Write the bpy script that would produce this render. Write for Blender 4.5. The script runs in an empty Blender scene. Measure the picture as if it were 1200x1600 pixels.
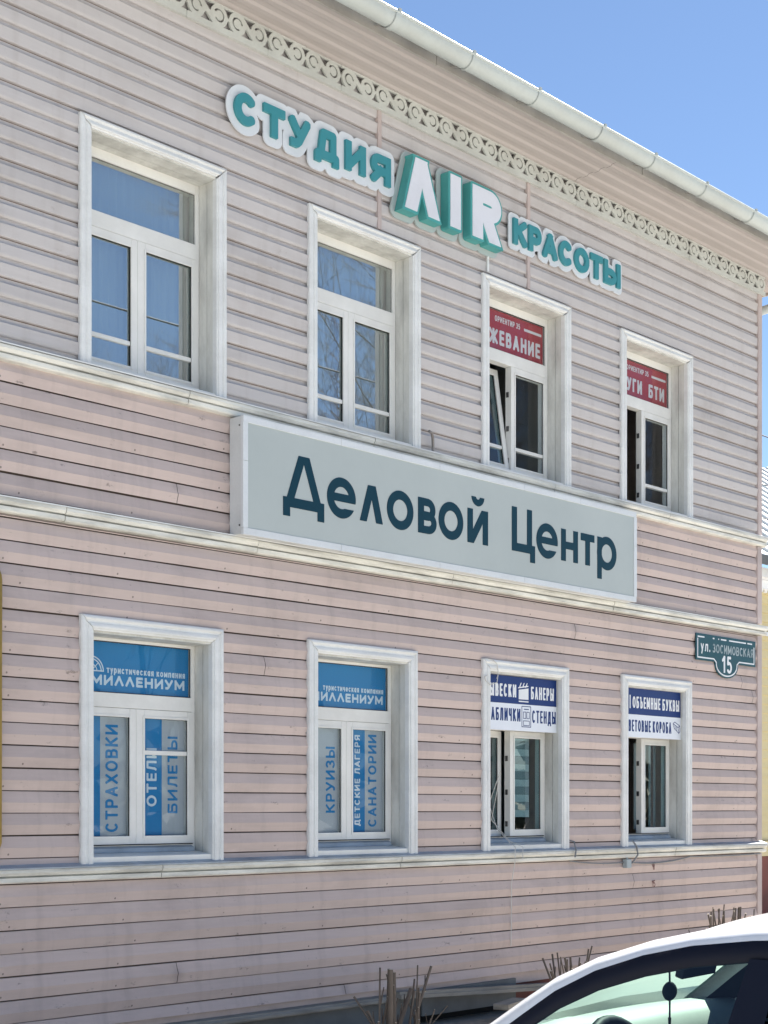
import bpy, bmesh, math, random
import numpy as np
from mathutils import Vector, Matrix

R = math.radians
sc = bpy.context.scene
COL = sc.collection
rnd = random.Random(7)

# ------------------------------------------------------------------ camera, sky, sun, exposure
EYE = 1.72
cam = bpy.data.cameras.new('camera')
cam.sensor_fit = 'AUTO'
cam.sensor_width = 36.0
cam.lens = 54.0
cam.shift_y = (1262 - 800) / 1600.0
cam.clip_start = 0.05
cam.clip_end = 3000
cam_o = bpy.data.objects.new('camera', cam)
COL.objects.link(cam_o)
cam_o.location = (-5.593, -7.798, EYE)
cam_o.rotation_euler = (R(90), 0, R(-46.91))
sc.camera = cam_o

SUN_EL, SUN_AZ = 51.0, 84.0          # azimuth measured from +Y (behind the house) towards +X
world = bpy.data.worlds.new('World')
sc.world = world
world.use_nodes = True
wt = world.node_tree
sky = wt.nodes.new('ShaderNodeTexSky')
sky.sky_type = 'NISHITA'
sky.sun_disc = False
sky.sun_elevation = R(SUN_EL)
sky.sun_rotation = R(SUN_AZ)
sky.altitude = 1200
sky.air_density = 1.0
sky.dust_density = 0.12
sky.ozone_density = 2.8
bg = wt.nodes['Background']
bg.inputs['Strength'].default_value = 0.05
wt.links.new(sky.outputs['Color'], bg.inputs['Color'])

sun = bpy.data.lights.new('sun', 'SUN')
sun.energy = 5.0
sun.angle = R(0.5)
sun.color = (1.0, 0.95, 0.87)
sun_o = bpy.data.objects.new('sun', sun)
COL.objects.link(sun_o)
sv = Vector((math.sin(R(SUN_AZ)) * math.cos(R(SUN_EL)), math.cos(R(SUN_AZ)) * math.cos(R(SUN_EL)), math.sin(R(SUN_EL))))
sun_o.rotation_euler = sv.to_track_quat('Z', 'Y').to_euler()
sun_o.location = sv * 60

sc.view_settings.view_transform = 'Standard'
sc.view_settings.look = 'None'
sc.view_settings.gamma = 1.0
sc.view_settings.exposure = 1.66
sc.cycles.max_bounces = 8
sc.cycles.transparent_max_bounces = 16


# ------------------------------------------------------------------ materials
def srgb(r, g, b):
    f = lambda c: (c / 255 / 12.92) if c / 255 <= 0.04045 else ((c / 255 + 0.055) / 1.055) ** 2.4
    return (f(r), f(g), f(b))


class NT:
    """tiny helper to write node trees"""
    def __init__(s, m):
        s.t = m.node_tree
        s.b = s.t.nodes['Principled BSDF']

    def n(s, kind, **kw):
        d = s.t.nodes.new('ShaderNode' + kind)
        for k, v in kw.items():
            setattr(d, k, v)
        return d

    def put(s, sock, v):
        if hasattr(v, 'is_output') or isinstance(v, bpy.types.NodeSocket):
            s.t.links.new(v, sock)
        else:
            sock.default_value = v

    def math(s, op, a, b=0.0, c=0.0):
        d = s.n('Math', operation=op)
        s.put(d.inputs[0], a)
        s.put(d.inputs[1], b)
        s.put(d.inputs[2], c)
        return d.outputs[0]

    def mix(s, fac, a, b, mode='MIX'):
        d = s.n('Mix', data_type='RGBA', blend_type=mode)
        s.put(d.inputs[0], fac)
        s.put(d.inputs[6], a if not isinstance(a, tuple) else (*a[:3], 1))
        s.put(d.inputs[7], b if not isinstance(b, tuple) else (*b[:3], 1))
        return d.outputs[2]

    def coords(s, scale=(1, 1, 1), loc=(0, 0, 0)):
        c = s.n('TexCoord')
        mp = s.n('Mapping')
        mp.inputs['Scale'].default_value = scale
        mp.inputs['Location'].default_value = loc
        s.t.links.new(c.outputs['Object'], mp.inputs['Vector'])
        return mp.outputs[0]

    def noise(s, scale, detail=4, vec=None, rough=0.55):
        d = s.n('TexNoise')
        d.inputs['Scale'].default_value = scale
        d.inputs['Detail'].default_value = detail
        d.inputs['Roughness'].default_value = rough
        s.put(d.inputs['Vector'], vec if vec is not None else s.coords())
        return d.outputs['Fac']

    def ramp(s, fac, lo, hi):
        d = s.n('MapRange')
        d.inputs[1].default_value = lo
        d.inputs[2].default_value = hi
        s.put(d.inputs[0], fac)
        return d.outputs[0]

    def bump(s, h, strength=0.2, dist=0.01):
        d = s.n('Bump')
        d.inputs['Strength'].default_value = strength
        d.inputs['Distance'].default_value = dist
        s.put(d.inputs['Height'], h)
        s.t.links.new(d.outputs[0], s.b.inputs['Normal'])


def new_mat(name, col=(0.5, 0.5, 0.5), rough=0.6, metal=0.0, spec=0.4):
    m = bpy.data.materials.new(name)
    m.use_nodes = True
    b = m.node_tree.nodes['Principled BSDF']
    b.inputs['Base Color'].default_value = (*col, 1)
    b.inputs['Roughness'].default_value = rough
    b.inputs['Metallic'].default_value = metal
    b.inputs['Specular IOR Level'].default_value = spec
    return m


def worn(name, col, rough=0.6, dirt=(0.1, 0.09, 0.08), amt=0.25, scale=3.0, stretch=(1, 1, 1), fine=0.06, spec=0.35, bump=0.1, metal=0.0):
    """painted surface with soft tone drift, blotchy dirt and fine grain"""
    m = new_mat(name, col, rough, metal, spec)
    t = NT(m)
    v = t.coords(stretch)
    big = t.ramp(t.noise(scale, 5, v, 0.6), 0.42, 0.78)
    fin = t.noise(scale * 22, 3, v)
    c = t.mix(t.math('MULTIPLY', big, amt), col, dirt)
    k = t.math('MULTIPLY_ADD', fin, fine * 2, 1.0 - fine)
    c = t.mix(1.0, c, (1, 1, 1), 'MULTIPLY') if False else c
    hs = t.n('HueSaturation')
    t.put(hs.inputs['Color'], c)
    t.put(hs.inputs['Value'], k)
    t.put(t.b.inputs['Base Color'], hs.outputs[0])
    t.put(t.b.inputs['Roughness'], t.math('MULTIPLY_ADD', fin, 0.15, rough - 0.07))
    if bump:
        t.bump(fin, bump, 0.004)
    return m


def siding_mat(name, col, h, z0, knots=True, dirt=(0.16, 0.13, 0.12)):
    """painted boards: every board its own tone, length-wise grain, stains, nail heads and knots"""
    m = new_mat(name, col, 0.62, 0, 0.3)
    t = NT(m)
    tc = t.n('TexCoord')
    sp = t.n('SeparateXYZ')
    t.t.links.new(tc.outputs['Object'], sp.inputs[0])
    x, z = sp.outputs[0], sp.outputs[2]
    zi = t.math('DIVIDE', t.math('SUBTRACT', z, z0), h)
    row = t.math('FLOOR', zi)
    fr = t.math('FRACT', zi)
    wn = t.n('TexWhiteNoise', noise_dimensions='1D')
    t.put(wn.inputs['W'], row)
    rv = wn.outputs['Value']
    # grain: stretched noise
    cb = t.n('CombineXYZ')
    t.put(cb.inputs[0], t.math('MULTIPLY', x, 0.6))
    t.put(cb.inputs[1], t.math('MULTIPLY', rv, 31.0))
    t.put(cb.inputs[2], t.math('MULTIPLY', z, 14.0))
    grain = t.noise(2.2, 6, cb.outputs[0], 0.65)
    blot = t.ramp(t.noise(1.3, 6, t.coords((0.7, 1, 1.5)), 0.66), 0.5, 0.8)
    drips = t.ramp(t.noise(1.0, 4, t.coords((9, 1, 0.7)), 0.6), 0.52, 0.78)
    v1 = t.math('MULTIPLY_ADD', rv, 0.09, 0.955)
    v2 = t.math('MULTIPLY_ADD', grain, 0.2, 0.9)
    c = t.mix(t.math('MULTIPLY', blot, 0.38), col, dirt)
    c = t.mix(t.math('MULTIPLY', drips, 0.2), c, dirt)
    if knots:
        wn2 = t.n('TexWhiteNoise', noise_dimensions='1D')
        t.put(wn2.inputs['W'], t.math('ADD', row, 37.3))
        jx = t.math('ABSOLUTE', t.math('SUBTRACT', t.math('ADD', x, t.math('MULTIPLY', t.noise(14, 2), .012)), t.math('MULTIPLY_ADD', wn2.outputs['Value'], 10.0, -1.5)))
        jl = t.math('LESS_THAN', jx, .0032)
        js_ = t.math('MULTIPLY', t.ramp(jx, .07, .0), t.ramp(t.noise(6, 5), .45, .62))
        c = t.mix(t.math('MULTIPLY', js_, .35), c, dirt)
        c = t.mix(t.math('MULTIPLY', jl, .8), c, (0.05, 0.04, 0.037))
    # scuffed bare marks, short and irregular
    sc1 = t.ramp(t.noise(6.5, 8, t.coords((1.0, 1, 2.2)), 0.78), 0.615, 0.69)
    c = t.mix(t.math('MULTIPLY', sc1, 0.7 if knots else 0.35), c, dirt)
    if knots:
        # nail heads near the lower edge of each board
        off = t.math('MULTIPLY', rv, 0.17)
        fx = t.math('SUBTRACT', t.math('FRACT', t.math('DIVIDE', t.math('ADD', x, off), 0.83)), 0.5)
        dx = t.math('MULTIPLY', fx, 0.83)
        dz = t.math('MULTIPLY', t.math('SUBTRACT', fr, 0.2), h)
        dd = t.math('SQRT', t.math('ADD', t.math('MULTIPLY', dx, dx), t.math('MULTIPLY', dz, dz)))
        nail = t.math('LESS_THAN', dd, 0.0065)
        nm = t.math('GREATER_THAN', t.noise(1.7, 2), 0.47)
        c = t.mix(t.math('MULTIPLY', t.math('MULTIPLY', nail, nm), 0.6), c, (0.04, 0.033, 0.03))
        vo = t.n('TexVoronoi', feature='F1')
        vo.inputs['Scale'].default_value = 1.6
        t.put(vo.inputs['Vector'], t.coords((1, 0.2, 1.9)))
        kn = t.ramp(t.math('ADD', vo.outputs['Distance'], t.math('MULTIPLY', t.noise(30, 3), 0.05)), 0.062, 0.044)
        c = t.mix(t.math('MULTIPLY', kn, 0.5), c, (0.07, 0.055, 0.05))
    hs = t.n('HueSaturation')
    t.put(hs.inputs['Color'], c)
    t.put(hs.inputs['Value'], t.math('MULTIPLY', v1, v2))
    t.put(t.b.inputs['Base Color'], hs.outputs[0])
    fine = t.noise(90, 3)
    t.bump(t.math('ADD', t.math('MULTIPLY', grain, 1.0), t.math('MULTIPLY', fine, 0.25)), 0.28, 0.004)
    return m


def glass_mat(name, tint=(0.82, 0.88, 0.86), ior=1.6, wav=0.0):
    m = bpy.data.materials.new(name)
    m.use_nodes = True
    t = m.node_tree
    for n in list(t.nodes):
        if n.type != 'OUTPUT_MATERIAL':
            t.nodes.remove(n)
    out = [n for n in t.nodes if n.type == 'OUTPUT_MATERIAL'][0]
    tr = t.nodes.new('ShaderNodeBsdfTransparent')
    tr.inputs[0].default_value = (*tint, 1)
    gl = t.nodes.new('ShaderNodeBsdfGlossy')
    gl.inputs['Roughness'].default_value = 0.004
    fr = t.nodes.new('ShaderNodeFresnel')
    fr.inputs['IOR'].default_value = ior
    mx = t.nodes.new('ShaderNodeMixShader')
    geo = t.nodes.new('ShaderNodeNewGeometry')
    mu = t.nodes.new('ShaderNodeMath')
    mu.operation = 'MULTIPLY_ADD'
    mu.inputs[1].default_value = -1.0
    mu.inputs[2].default_value = 1.0
    t.links.new(geo.outputs['Backfacing'], mu.inputs[0])
    m2 = t.nodes.new('ShaderNodeMath')
    m2.operation = 'MULTIPLY'
    t.links.new(fr.outputs[0], m2.inputs[0])
    t.links.new(mu.outputs[0], m2.inputs[1])
    t.links.new(m2.outputs[0], mx.inputs[0])
    t.links.new(tr.outputs[0], mx.inputs[1])
    t.links.new(gl.outputs[0], mx.inputs[2])
    t.links.new(mx.outputs[0], out.inputs[0])
    if wav:
        tc = t.nodes.new('ShaderNodeTexCoord')
        nz = t.nodes.new('ShaderNodeTexNoise')
        nz.inputs['Scale'].default_value = 2.6
        nz.inputs['Detail'].default_value = 1
        t.links.new(tc.outputs['Object'], nz.inputs['Vector'])
        bp = t.nodes.new('ShaderNodeBump')
        bp.inputs['Strength'].default_value = wav
        bp.inputs['Distance'].default_value = 0.01
        t.links.new(nz.outputs['Fac'], bp.inputs['Height'])
        t.links.new(bp.outputs[0], gl.inputs['Normal'])
    return m


H_LOW, Z_LOW = 0.1336, 1.418
H_MID, Z_MID = 0.1330, 3.419
H_BOT, Z_BOT = 0.1365, 0.3085
H_VIN, Z_VIN = 0.1158, 4.366
WOODC = (0.57, 0.468, 0.432)
M = {}
M['wood_low'] = siding_mat('pink_boards_low', WOODC, H_LOW, Z_LOW)
M['wood_mid'] = siding_mat('pink_boards_mid', WOODC, H_MID, Z_MID)
M['wood_bot'] = siding_mat('pink_boards_bottom', WOODC, H_BOT, Z_BOT)
M['vinyl'] = siding_mat('vinyl_siding', (0.53, 0.502, 0.495), H_VIN * 2, Z_VIN, knots=False, dirt=(0.24, 0.19, 0.16))
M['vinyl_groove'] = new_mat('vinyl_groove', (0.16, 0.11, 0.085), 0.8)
M['lap_shade'] = worn('lap_shade_brown', (0.10, 0.075, 0.06), 0.9, (0.05, 0.04, 0.035), 0.5, 6)  # dark brown that paints shade into the laps between the boards
M['corner'] = worn('corner_paint', (0.55, 0.46, 0.435), 0.6, amt=0.3)
M['trim'] = worn('trim_paint', (0.79, 0.80, 0.79), 0.5, (0.2, 0.19, 0.17), 0.3, 1.8, (1, 1, 2), 0.06)
M['belt'] = worn('belt_paint', (0.77, 0.765, 0.705), 0.55, (0.10, 0.095, 0.08), 0.62, 2.2, (1, 1, 6), 0.1)
M['flash'] = worn('metal_flashing', (0.40, 0.45, 0.50), 0.4, (0.08, 0.08, 0.08), 0.5, 4)
M['frame'] = worn('window_white', (0.82, 0.815, 0.78), 0.35, (0.3, 0.28, 0.25), 0.25, 2.5, (1, 1, 1), 0.03)
M['reveal'] = worn('reveal_boards', (0.68, 0.68, 0.64), 0.55, (0.16, 0.15, 0.13), 0.6, 2.5, (2, 2, 0.7), 0.08)
M['gasket'] = new_mat('black_gasket', (0.015, 0.016, 0.017), 0.6)
M['hard'] = new_mat('window_hardware', (0.10, 0.10, 0.10), 0.4, 0.6)
M['frieze'] = worn('frieze_paint', (0.56, 0.58, 0.55), 0.6, (0.22, 0.2, 0.17), 0.3, 3)
M['soffit'] = worn('soffit_vinyl', (0.46, 0.42, 0.402), 0.6, (0.2, 0.17, 0.15), 0.35, 1.2, (0.4, 3, 1))
M['fascia'] = worn('fascia_grey', (0.42, 0.40, 0.37), 0.7, (0.12, 0.11, 0.1), 0.6, 2.0)
M['gutter'] = worn('gutter_white', (0.50, 0.545, 0.53), 0.35, (0.35, 0.34, 0.3), 0.35, 1.5)
M['roofm'] = worn('roof_metal', (0.35, 0.36, 0.37), 0.4, (0.2, 0.16, 0.13), 0.4, 1.0, metal=0.3)
M['dark'] = new_mat('dark_void', (0.02, 0.02, 0.022), 0.9)
M['room'] = new_mat('room_plaster', (0.30, 0.31, 0.30), 0.9)
M['roomfloor'] = new_mat('room_floor', (0.10, 0.08, 0.06), 0.8)
M['glass'] = glass_mat('window_glass', (0.80, 0.86, 0.85), 7.0)
M['lglass'] = glass_mat('lower_window_glass', (0.70, 0.80, 0.82), 2.1)
M['fglass'] = glass_mat('film_glass', (0.93, 0.96, 0.97), 1.55)
M['boxside'] = worn('sign_box_white', (0.66, 0.68, 0.68), 0.4, (0.25, 0.25, 0.25), 0.35, 3)
M['boxface'] = worn('sign_face', (0.44, 0.485, 0.475), 0.35, (0.62, 0.66, 0.64), 0.25, 1.1, (0.7, 1, 0.7), 0.02, bump=0)
M['boxtrim'] = worn('sign_trim', (0.70, 0.73, 0.75), 0.35, (0.4, 0.4, 0.4), 0.2, 3)
M['navytext'] = new_mat('teal_navy_vinyl', (0.004, 0.040, 0.065), 0.5, 0, 0.2)
M['teal'] = worn('teal_letters', (0.045, 0.26, 0.30), 0.4, (0.12, 0.32, 0.33), 0.3, 5, fine=0.03)
M['tealside'] = worn('teal_sides', (0.08, 0.36, 0.35), 0.4, (0.02, 0.14, 0.14), 0.3, 5, fine=0.03)
M['plategrey'] = worn('letter_backing_grey', (0.46, 0.52, 0.51), 0.4, (0.3, 0.33, 0.33), 0.3, 3, fine=0.03)
M['plate'] = worn('letter_backing', (0.72, 0.75, 0.78), 0.4, (0.4, 0.42, 0.42), 0.3, 2.5, fine=0.03)
M['lface'] = worn('letter_face', (0.74, 0.75, 0.80), 0.3, (0.5, 0.5, 0.52), 0.3, 4, fine=0.03)
M['streetplate'] = worn('street_plate', (0.006, 0.065, 0.085), 0.35, (0.03, 0.1, 0.12), 0.4, 6)
M['white'] = worn('white_vinyl', (0.80, 0.82, 0.84), 0.4, (0.5, 0.5, 0.5), 0.15, 4)
M['faded'] = worn('faded_white', (0.42, 0.48, 0.5), 0.5, (0.03, 0.09, 0.11), 0.9, 9)
M['fblue'] = worn('film_blue', (0.006, 0.195, 0.45), 0.4, (0.012, 0.2, 0.46), 0.3, 1.5, fine=0.02, bump=0)
M['fgrey'] = worn('film_grey', (0.46, 0.475, 0.50), 0.4, (0.3, 0.33, 0.37), 0.3, 1.5, fine=0.02, bump=0)
M['fwhite'] = new_mat('film_white', (0.66, 0.72, 0.78), 0.4)
M['fred'] = worn('film_red', (0.42, 0.042, 0.055), 0.4, (0.40, 0.10, 0.10), 0.5, 1.4, fine=0.02, bump=0)
M['fpale'] = new_mat('film_pale', (0.72, 0.66, 0.66), 0.4)
M['bnavy'] = worn('banner_navy', (0.006, 0.034, 0.165), 0.45, (0.02, 0.04, 0.18), 0.3, 2, fine=0.02, bump=0)
M['bwhite'] = worn('banner_white', (0.80, 0.84, 0.90), 0.45, (0.6, 0.62, 0.66), 0.2, 2, fine=0.02, bump=0)
M['added_curtain'] = new_mat('added_curtain_pale', (0.78, 0.80, 0.80), 0.9)  # pale cloth added behind upper left panes to lighten them
M['blind'] = new_mat('blind_fabric', (0.80, 0.81, 0.80), 0.85)
M['blind2'] = new_mat('blind_mesh', (0.42, 0.45, 0.46), 0.85)
M['gold'] = worn('gold_frame', (0.30, 0.20, 0.045), 0.4, (0.13, 0.09, 0.03), 0.5, 6, metal=0.35)
M['notice'] = worn('notice_panel', (0.55, 0.58, 0.55), 0.5, (0.4, 0.4, 0.4), 0.2)
M['cable'] = new_mat('grey_cable', (0.22, 0.23, 0.24), 0.6)
M['cablew'] = new_mat('white_cable', (0.62, 0.61, 0.58), 0.5)
M['wire'] = new_mat('black_wire', (0.02, 0.02, 0.022), 0.6)
M['jbox'] = new_mat('junction_grey', (0.38, 0.44, 0.46), 0.5)
M['steel'] = worn('old_steel', (0.24, 0.24, 0.24), 0.5, (0.14, 0.08, 0.05), 0.5, 8, metal=0.5)
M['bark'] = worn('twig_bark', (0.15, 0.125, 0.105), 0.85, (0.05, 0.04, 0.035), 0.7, 14, (1, 1, 0.3), 0.15)
M['cutwood'] = worn('cut_wood', (0.60, 0.53, 0.42), 0.8, (0.4, 0.3, 0.2), 0.4, 30)
M['plank'] = worn('weathered_plank', (0.33, 0.31, 0.27), 0.8, (0.1, 0.09, 0.08), 0.6, 3, (1, 4, 8), 0.12)
M['brick'] = worn('plinth_red', (0.24, 0.09, 0.075), 0.8, (0.1, 0.07, 0.06), 0.6, 3)
M['sheet'] = worn('plinth_sheet', (0.17, 0.18, 0.18), 0.7, (0.05, 0.05, 0.055), 0.6, 2.5)
M['yellow'] = worn('yellow_boards', (0.70, 0.60, 0.34), 0.6, (0.4, 0.33, 0.2), 0.25, 2, (0.5, 1, 3))
M['metalroof'] = worn('neighbour_roof', (0.62, 0.66, 0.67), 0.35, (0.4, 0.38, 0.36), 0.3, 1.0, metal=0.3)
M['graffiti'] = new_mat('graffiti_red', (0.16, 0.05, 0.05), 0.7)
M['birch'] = worn('tree_bark', (0.16, 0.14, 0.125), 0.85, (0.05, 0.045, 0.04), 0.6, 4)


def ground_mat(name, a, b, scale, bump):
    m = new_mat(name, a, 0.9, 0, 0.2)
    t = NT(m)
    big = t.ramp(t.noise(0.35, 6, None, 0.62), 0.35, 0.7)
    fin = t.noise(scale, 4)
    c = t.mix(big, a, b)
    hs = t.n('HueSaturation')
    t.put(hs.inputs['Color'], c)
    t.put(hs.inputs['Value'], t.math('MULTIPLY_ADD', fin, 0.6, 0.7))
    t.put(t.b.inputs['Base Color'], hs.outputs[0])
    t.bump(fin, bump, 0.02)
    return m


M['asphalt'] = ground_mat('concrete_paving', (0.40, 0.385, 0.36), (0.48, 0.465, 0.435), 40, 0.4)
M['soil'] = ground_mat('bare_soil', (0.27, 0.235, 0.195), (0.35, 0.31, 0.265), 18, 0.8)

# car
M['paint'] = new_mat('white_car_paint', (0.80, 0.81, 0.83), 0.28, 0, 0.5)
_pb = M['paint'].node_tree.nodes['Principled BSDF']
_pb.inputs['Coat Weight'].default_value = 0.8
_pb.inputs['Coat Roughness'].default_value = 0.06
_t = NT(M['paint'])
_d = _t.ramp(_t.noise(7, 6, None, 0.7), 0.45, 0.85)
_t.put(_t.b.inputs['Base Color'], _t.mix(_t.math('MULTIPLY', _d, 0.22), (0.80, 0.81, 0.83), (0.45, 0.42, 0.38)))
_t.put(_t.b.inputs['Roughness'], _t.math('MULTIPLY_ADD', _d, 0.25, 0.25))
M['silver'] = worn('pale_silver_paint', (0.55, 0.57, 0.56), 0.3, (0.4, 0.38, 0.35), 0.3, 5, metal=0.3, bump=0)
M['rubber'] = new_mat('black_rubber', (0.006, 0.008, 0.018), 0.6, 0, 0.2)
M['blackplastic'] = new_mat('black_plastic', (0.007, 0.010, 0.022), 0.6, 0, 0.2)
M['dash'] = worn('grey_dashboard', (0.36, 0.37, 0.36), 0.55, (0.2, 0.2, 0.2), 0.2, 9, fine=0.05)
M['seat'] = new_mat('seat_fabric', (0.018, 0.023, 0.04), 0.8)
M['cglass'] = glass_mat('car_glass', (0.74, 0.88, 0.82), 1.7)
M['tglass'] = glass_mat('tinted_glass', (0.10, 0.13, 0.16), 1.45)
M['chrome'] = new_mat('chrome', (0.7, 0.7, 0.7), 0.12, 1.0)
M['lampglass'] = new_mat('headlamp', (0.6, 0.62, 0.65), 0.1, 0.3)
M['redlamp'] = new_mat('tail_lamp', (0.35, 0.01, 0.012), 0.15)
M['tyre'] = new_mat('tyre', (0.02, 0.02, 0.02), 0.85)
M['rim'] = new_mat('rim', (0.45, 0.46, 0.48), 0.3, 0.8)


# ------------------------------------------------------------------ mesh builder
class MB:
    def __init__(s):
        s.v, s.f, s.m, s.sm, s.mats = [], [], [], [], []

    def mi(s, mat):
        if mat not in s.mats:
            s.mats.append(mat)
        return s.mats.index(mat)

    def add(s, vs, fs, mat, smooth=False):
        o = len(s.v)
        k = s.mi(mat)
        s.v += [tuple(p) for p in vs]
        for f in fs:
            s.f.append(tuple(i + o for i in f))
            s.m.append(k)
            s.sm.append(smooth)

    def box(s, x0, x1, y0, y1, z0, z1, mat):
        vs = [(x, y, z) for x in (x0, x1) for y in (y0, y1) for z in (z0, z1)]
        fs = [(0, 1, 3, 2), (4, 6, 7, 5), (0, 4, 5, 1), (2, 3, 7, 6), (0, 2, 6, 4), (1, 5, 7, 3)]
        s.add(vs, fs, mat)

    def obox(s, c, ax, ay, az, mat):
        """oriented box: centre and three half-axis vectors"""
        c, ax, ay, az = Vector(c), Vector(ax), Vector(ay), Vector(az)
        vs = [c + ax * i + ay * j + az * k for i in (-1, 1) for j in (-1, 1) for k in (-1, 1)]
        s.add(vs, [(0, 1, 3, 2), (4, 6, 7, 5), (0, 4, 5, 1), (2, 3, 7, 6), (0, 2, 6, 4), (1, 5, 7, 3)], mat)

    def prism_x(s, prof, x0, x1, mat, smooth=False, caps=True, x0f=None, x1f=None):
        """closed (y, z) profile run along x; x0f/x1f give mitred ends"""
        n = len(prof)
        vs = [((x0f(y, z) if x0f else x0), y, z) for y, z in prof] + [((x1f(y, z) if x1f else x1), y, z) for y, z in prof]
        s.add(vs, [(i, (i + 1) % n, n + (i + 1) % n, n + i) for i in range(n)], mat, smooth)
        if caps:
            s.add(vs, [tuple(range(n - 1, -1, -1)), tuple(range(n, 2 * n))], mat)

    def tube(s, pts, r, mat, n=8, r1=None, caps=True, capmat=None):
        pts = [Vector(p) for p in pts]
        N = len(pts)
        rings = []
        up = None
        for i, p in enumerate(pts):
            d = (pts[min(i + 1, N - 1)] - pts[max(i - 1, 0)]).normalized()
            if up is None:
                up = Vector((0, 0, 1)) if abs(d.z) < 0.9 else Vector((1, 0, 0))
            a = d.cross(up).normalized()
            b = a.cross(d).normalized()
            up = b
            rr = r if r1 is None else r + (r1 - r) * i / max(N - 1, 1)
            rings.append([p + (a * math.cos(2 * math.pi * k / n) + b * math.sin(2 * math.pi * k / n)) * rr for k in range(n)])
        vs = [q for ring in rings for q in ring]
        fs = [(i * n + k, i * n + (k + 1) % n, (i + 1) * n + (k + 1) % n, (i + 1) * n + k) for i in range(N - 1) for k in range(n)]
        s.add(vs, fs, mat, True)
        if caps:
            s.add(rings[0], [tuple(range(n - 1, -1, -1))], capmat or mat)
            s.add(rings[-1], [tuple(range(n))], capmat or mat)

    def grid(s, rows, mat, smooth=True):
        m = len(rows[0])
        vs = [p for r_ in rows for p in r_]
        fs = [(i * m + j, i * m + j + 1, (i + 1) * m + j + 1, (i + 1) * m + j) for i in range(len(rows) - 1) for j in range(m - 1)]
        s.add(vs, fs, mat, smooth)

    def flat(s, loops, depth, fn, mat):
        """fill 2D loops (holes allowed), give depth, place with fn((u, v, d))"""
        vs, fs = fill(loops, depth)
        s.add([fn(p) for p in vs], fs, mat)

    def build(s, name, parent=None, loc=None, bevel=0.0):
        me = bpy.data.meshes.new(name)
        me.from_pydata(s.v, [], s.f)
        for mt in s.mats:
            me.materials.append(mt)
        me.polygons.foreach_set('material_index', s.m)
        me.polygons.foreach_set('use_smooth', s.sm)
        me.update()
        bm = bmesh.new()
        bm.from_mesh(me)
        bmesh.ops.recalc_face_normals(bm, faces=bm.faces)
        bm.to_mesh(me)
        bm.free()
        o = bpy.data.objects.new(name, me)
        COL.objects.link(o)
        if parent is not None:
            o.parent = parent
        if loc is not None:
            o.location = loc
        if bevel:
            b = o.modifiers.new('bevel', 'BEVEL')
            b.width = bevel
            b.segments = 2
            b.limit_method = 'ANGLE'
            b.angle_limit = R(40)
        return o


_fill_cache = bpy.data.objects.new('fill_tmp', bpy.data.curves.new('fill_tmp', 'CURVE'))


def fill(loops, depth):
    cu = _fill_cache.data
    cu.dimensions = '2D'
    cu.fill_mode = 'BOTH'
    cu.extrude = depth / 2
    cu.splines.clear()
    for lp in loops:
        sp = cu.splines.new('POLY')
        sp.points.add(len(lp) - 1)
        for i, (u, v) in enumerate(lp):
            sp.points[i].co = (u, v, 0, 1)
        sp.use_cyclic_u = True
    me = bpy.data.meshes.new_from_object(_fill_cache)
    vs = [tuple(v.co) for v in me.vertices]
    fs = [tuple(p.vertices) for p in me.polygons]
    bpy.data.meshes.remove(me)
    return vs, fs


# ------------------------------------------------------------------ shapes by signed distance (letters, fretwork)
def arc(cx, cy, rx, ry, a0, a1, n=None):
    n = n or max(6, int(abs(a1 - a0) / 12))
    return [(cx + rx * math.cos(R(a0 + (a1 - a0) * i / n)), cy + ry * math.sin(R(a0 + (a1 - a0) * i / n))) for i in range(n + 1)]


def sd_stroke(X, Y, pts, t, ext=0.0, closed=False):
    F = np.full(X.shape, 1e9)
    P = [np.array(p, float) for p in pts]
    N = len(P)
    for i in range(N - 1):
        a, b = P[i], P[i + 1]
        d = b - a
        L = math.hypot(*d)
        if L < 1e-9:
            continue
        d = d / L
        e0 = ext if i == 0 else 0
        e1 = ext if i == N - 2 else 0
        c = (a + b) / 2 + d * (e1 - e0) / 2
        px, py = X - c[0], Y - c[1]
        qx = np.abs(px * d[0] + py * d[1]) - (L + e0 + e1) / 2
        qy = np.abs(-px * d[1] + py * d[0]) - t / 2
        bx = np.hypot(np.maximum(qx, 0), np.maximum(qy, 0)) + np.minimum(np.maximum(qx, qy), 0)
        F = np.minimum(F, bx)
        if i > 0 or closed:
            F = np.minimum(F, np.hypot(X - a[0], Y - a[1]) - t / 2)
    return F


def sd_poly(X, Y, pts):
    P = np.array(pts, float)
    D = np.full(X.shape, 1e9)
    s = np.ones(X.shape)
    n = len(P)
    for i in range(n):
        a, b = P[i], P[i - 1]
        ex, ey = b - a
        wx, wy = X - a[0], Y - a[1]
        k = np.clip((wx * ex + wy * ey) / (ex * ex + ey * ey), 0, 1)
        D = np.minimum(D, (wx - ex * k) ** 2 + (wy - ey * k) ** 2)
        c1 = Y >= a[1]
        c2 = Y < b[1]
        c3 = ex * wy > ey * wx
        flip = (c1 & c2 & c3) | (~c1 & ~c2 & ~c3)
        s = np.where(flip, -s, s)
    return s * np.sqrt(D)


def sd_box(X, Y, x0, x1, y0, y1):
    qx = np.abs(X - (x0 + x1) / 2) - (x1 - x0) / 2
    qy = np.abs(Y - (y0 + y1) / 2) - (y1 - y0) / 2
    return np.hypot(np.maximum(qx, 0), np.maximum(qy, 0)) + np.minimum(np.maximum(qx, qy), 0)


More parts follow.
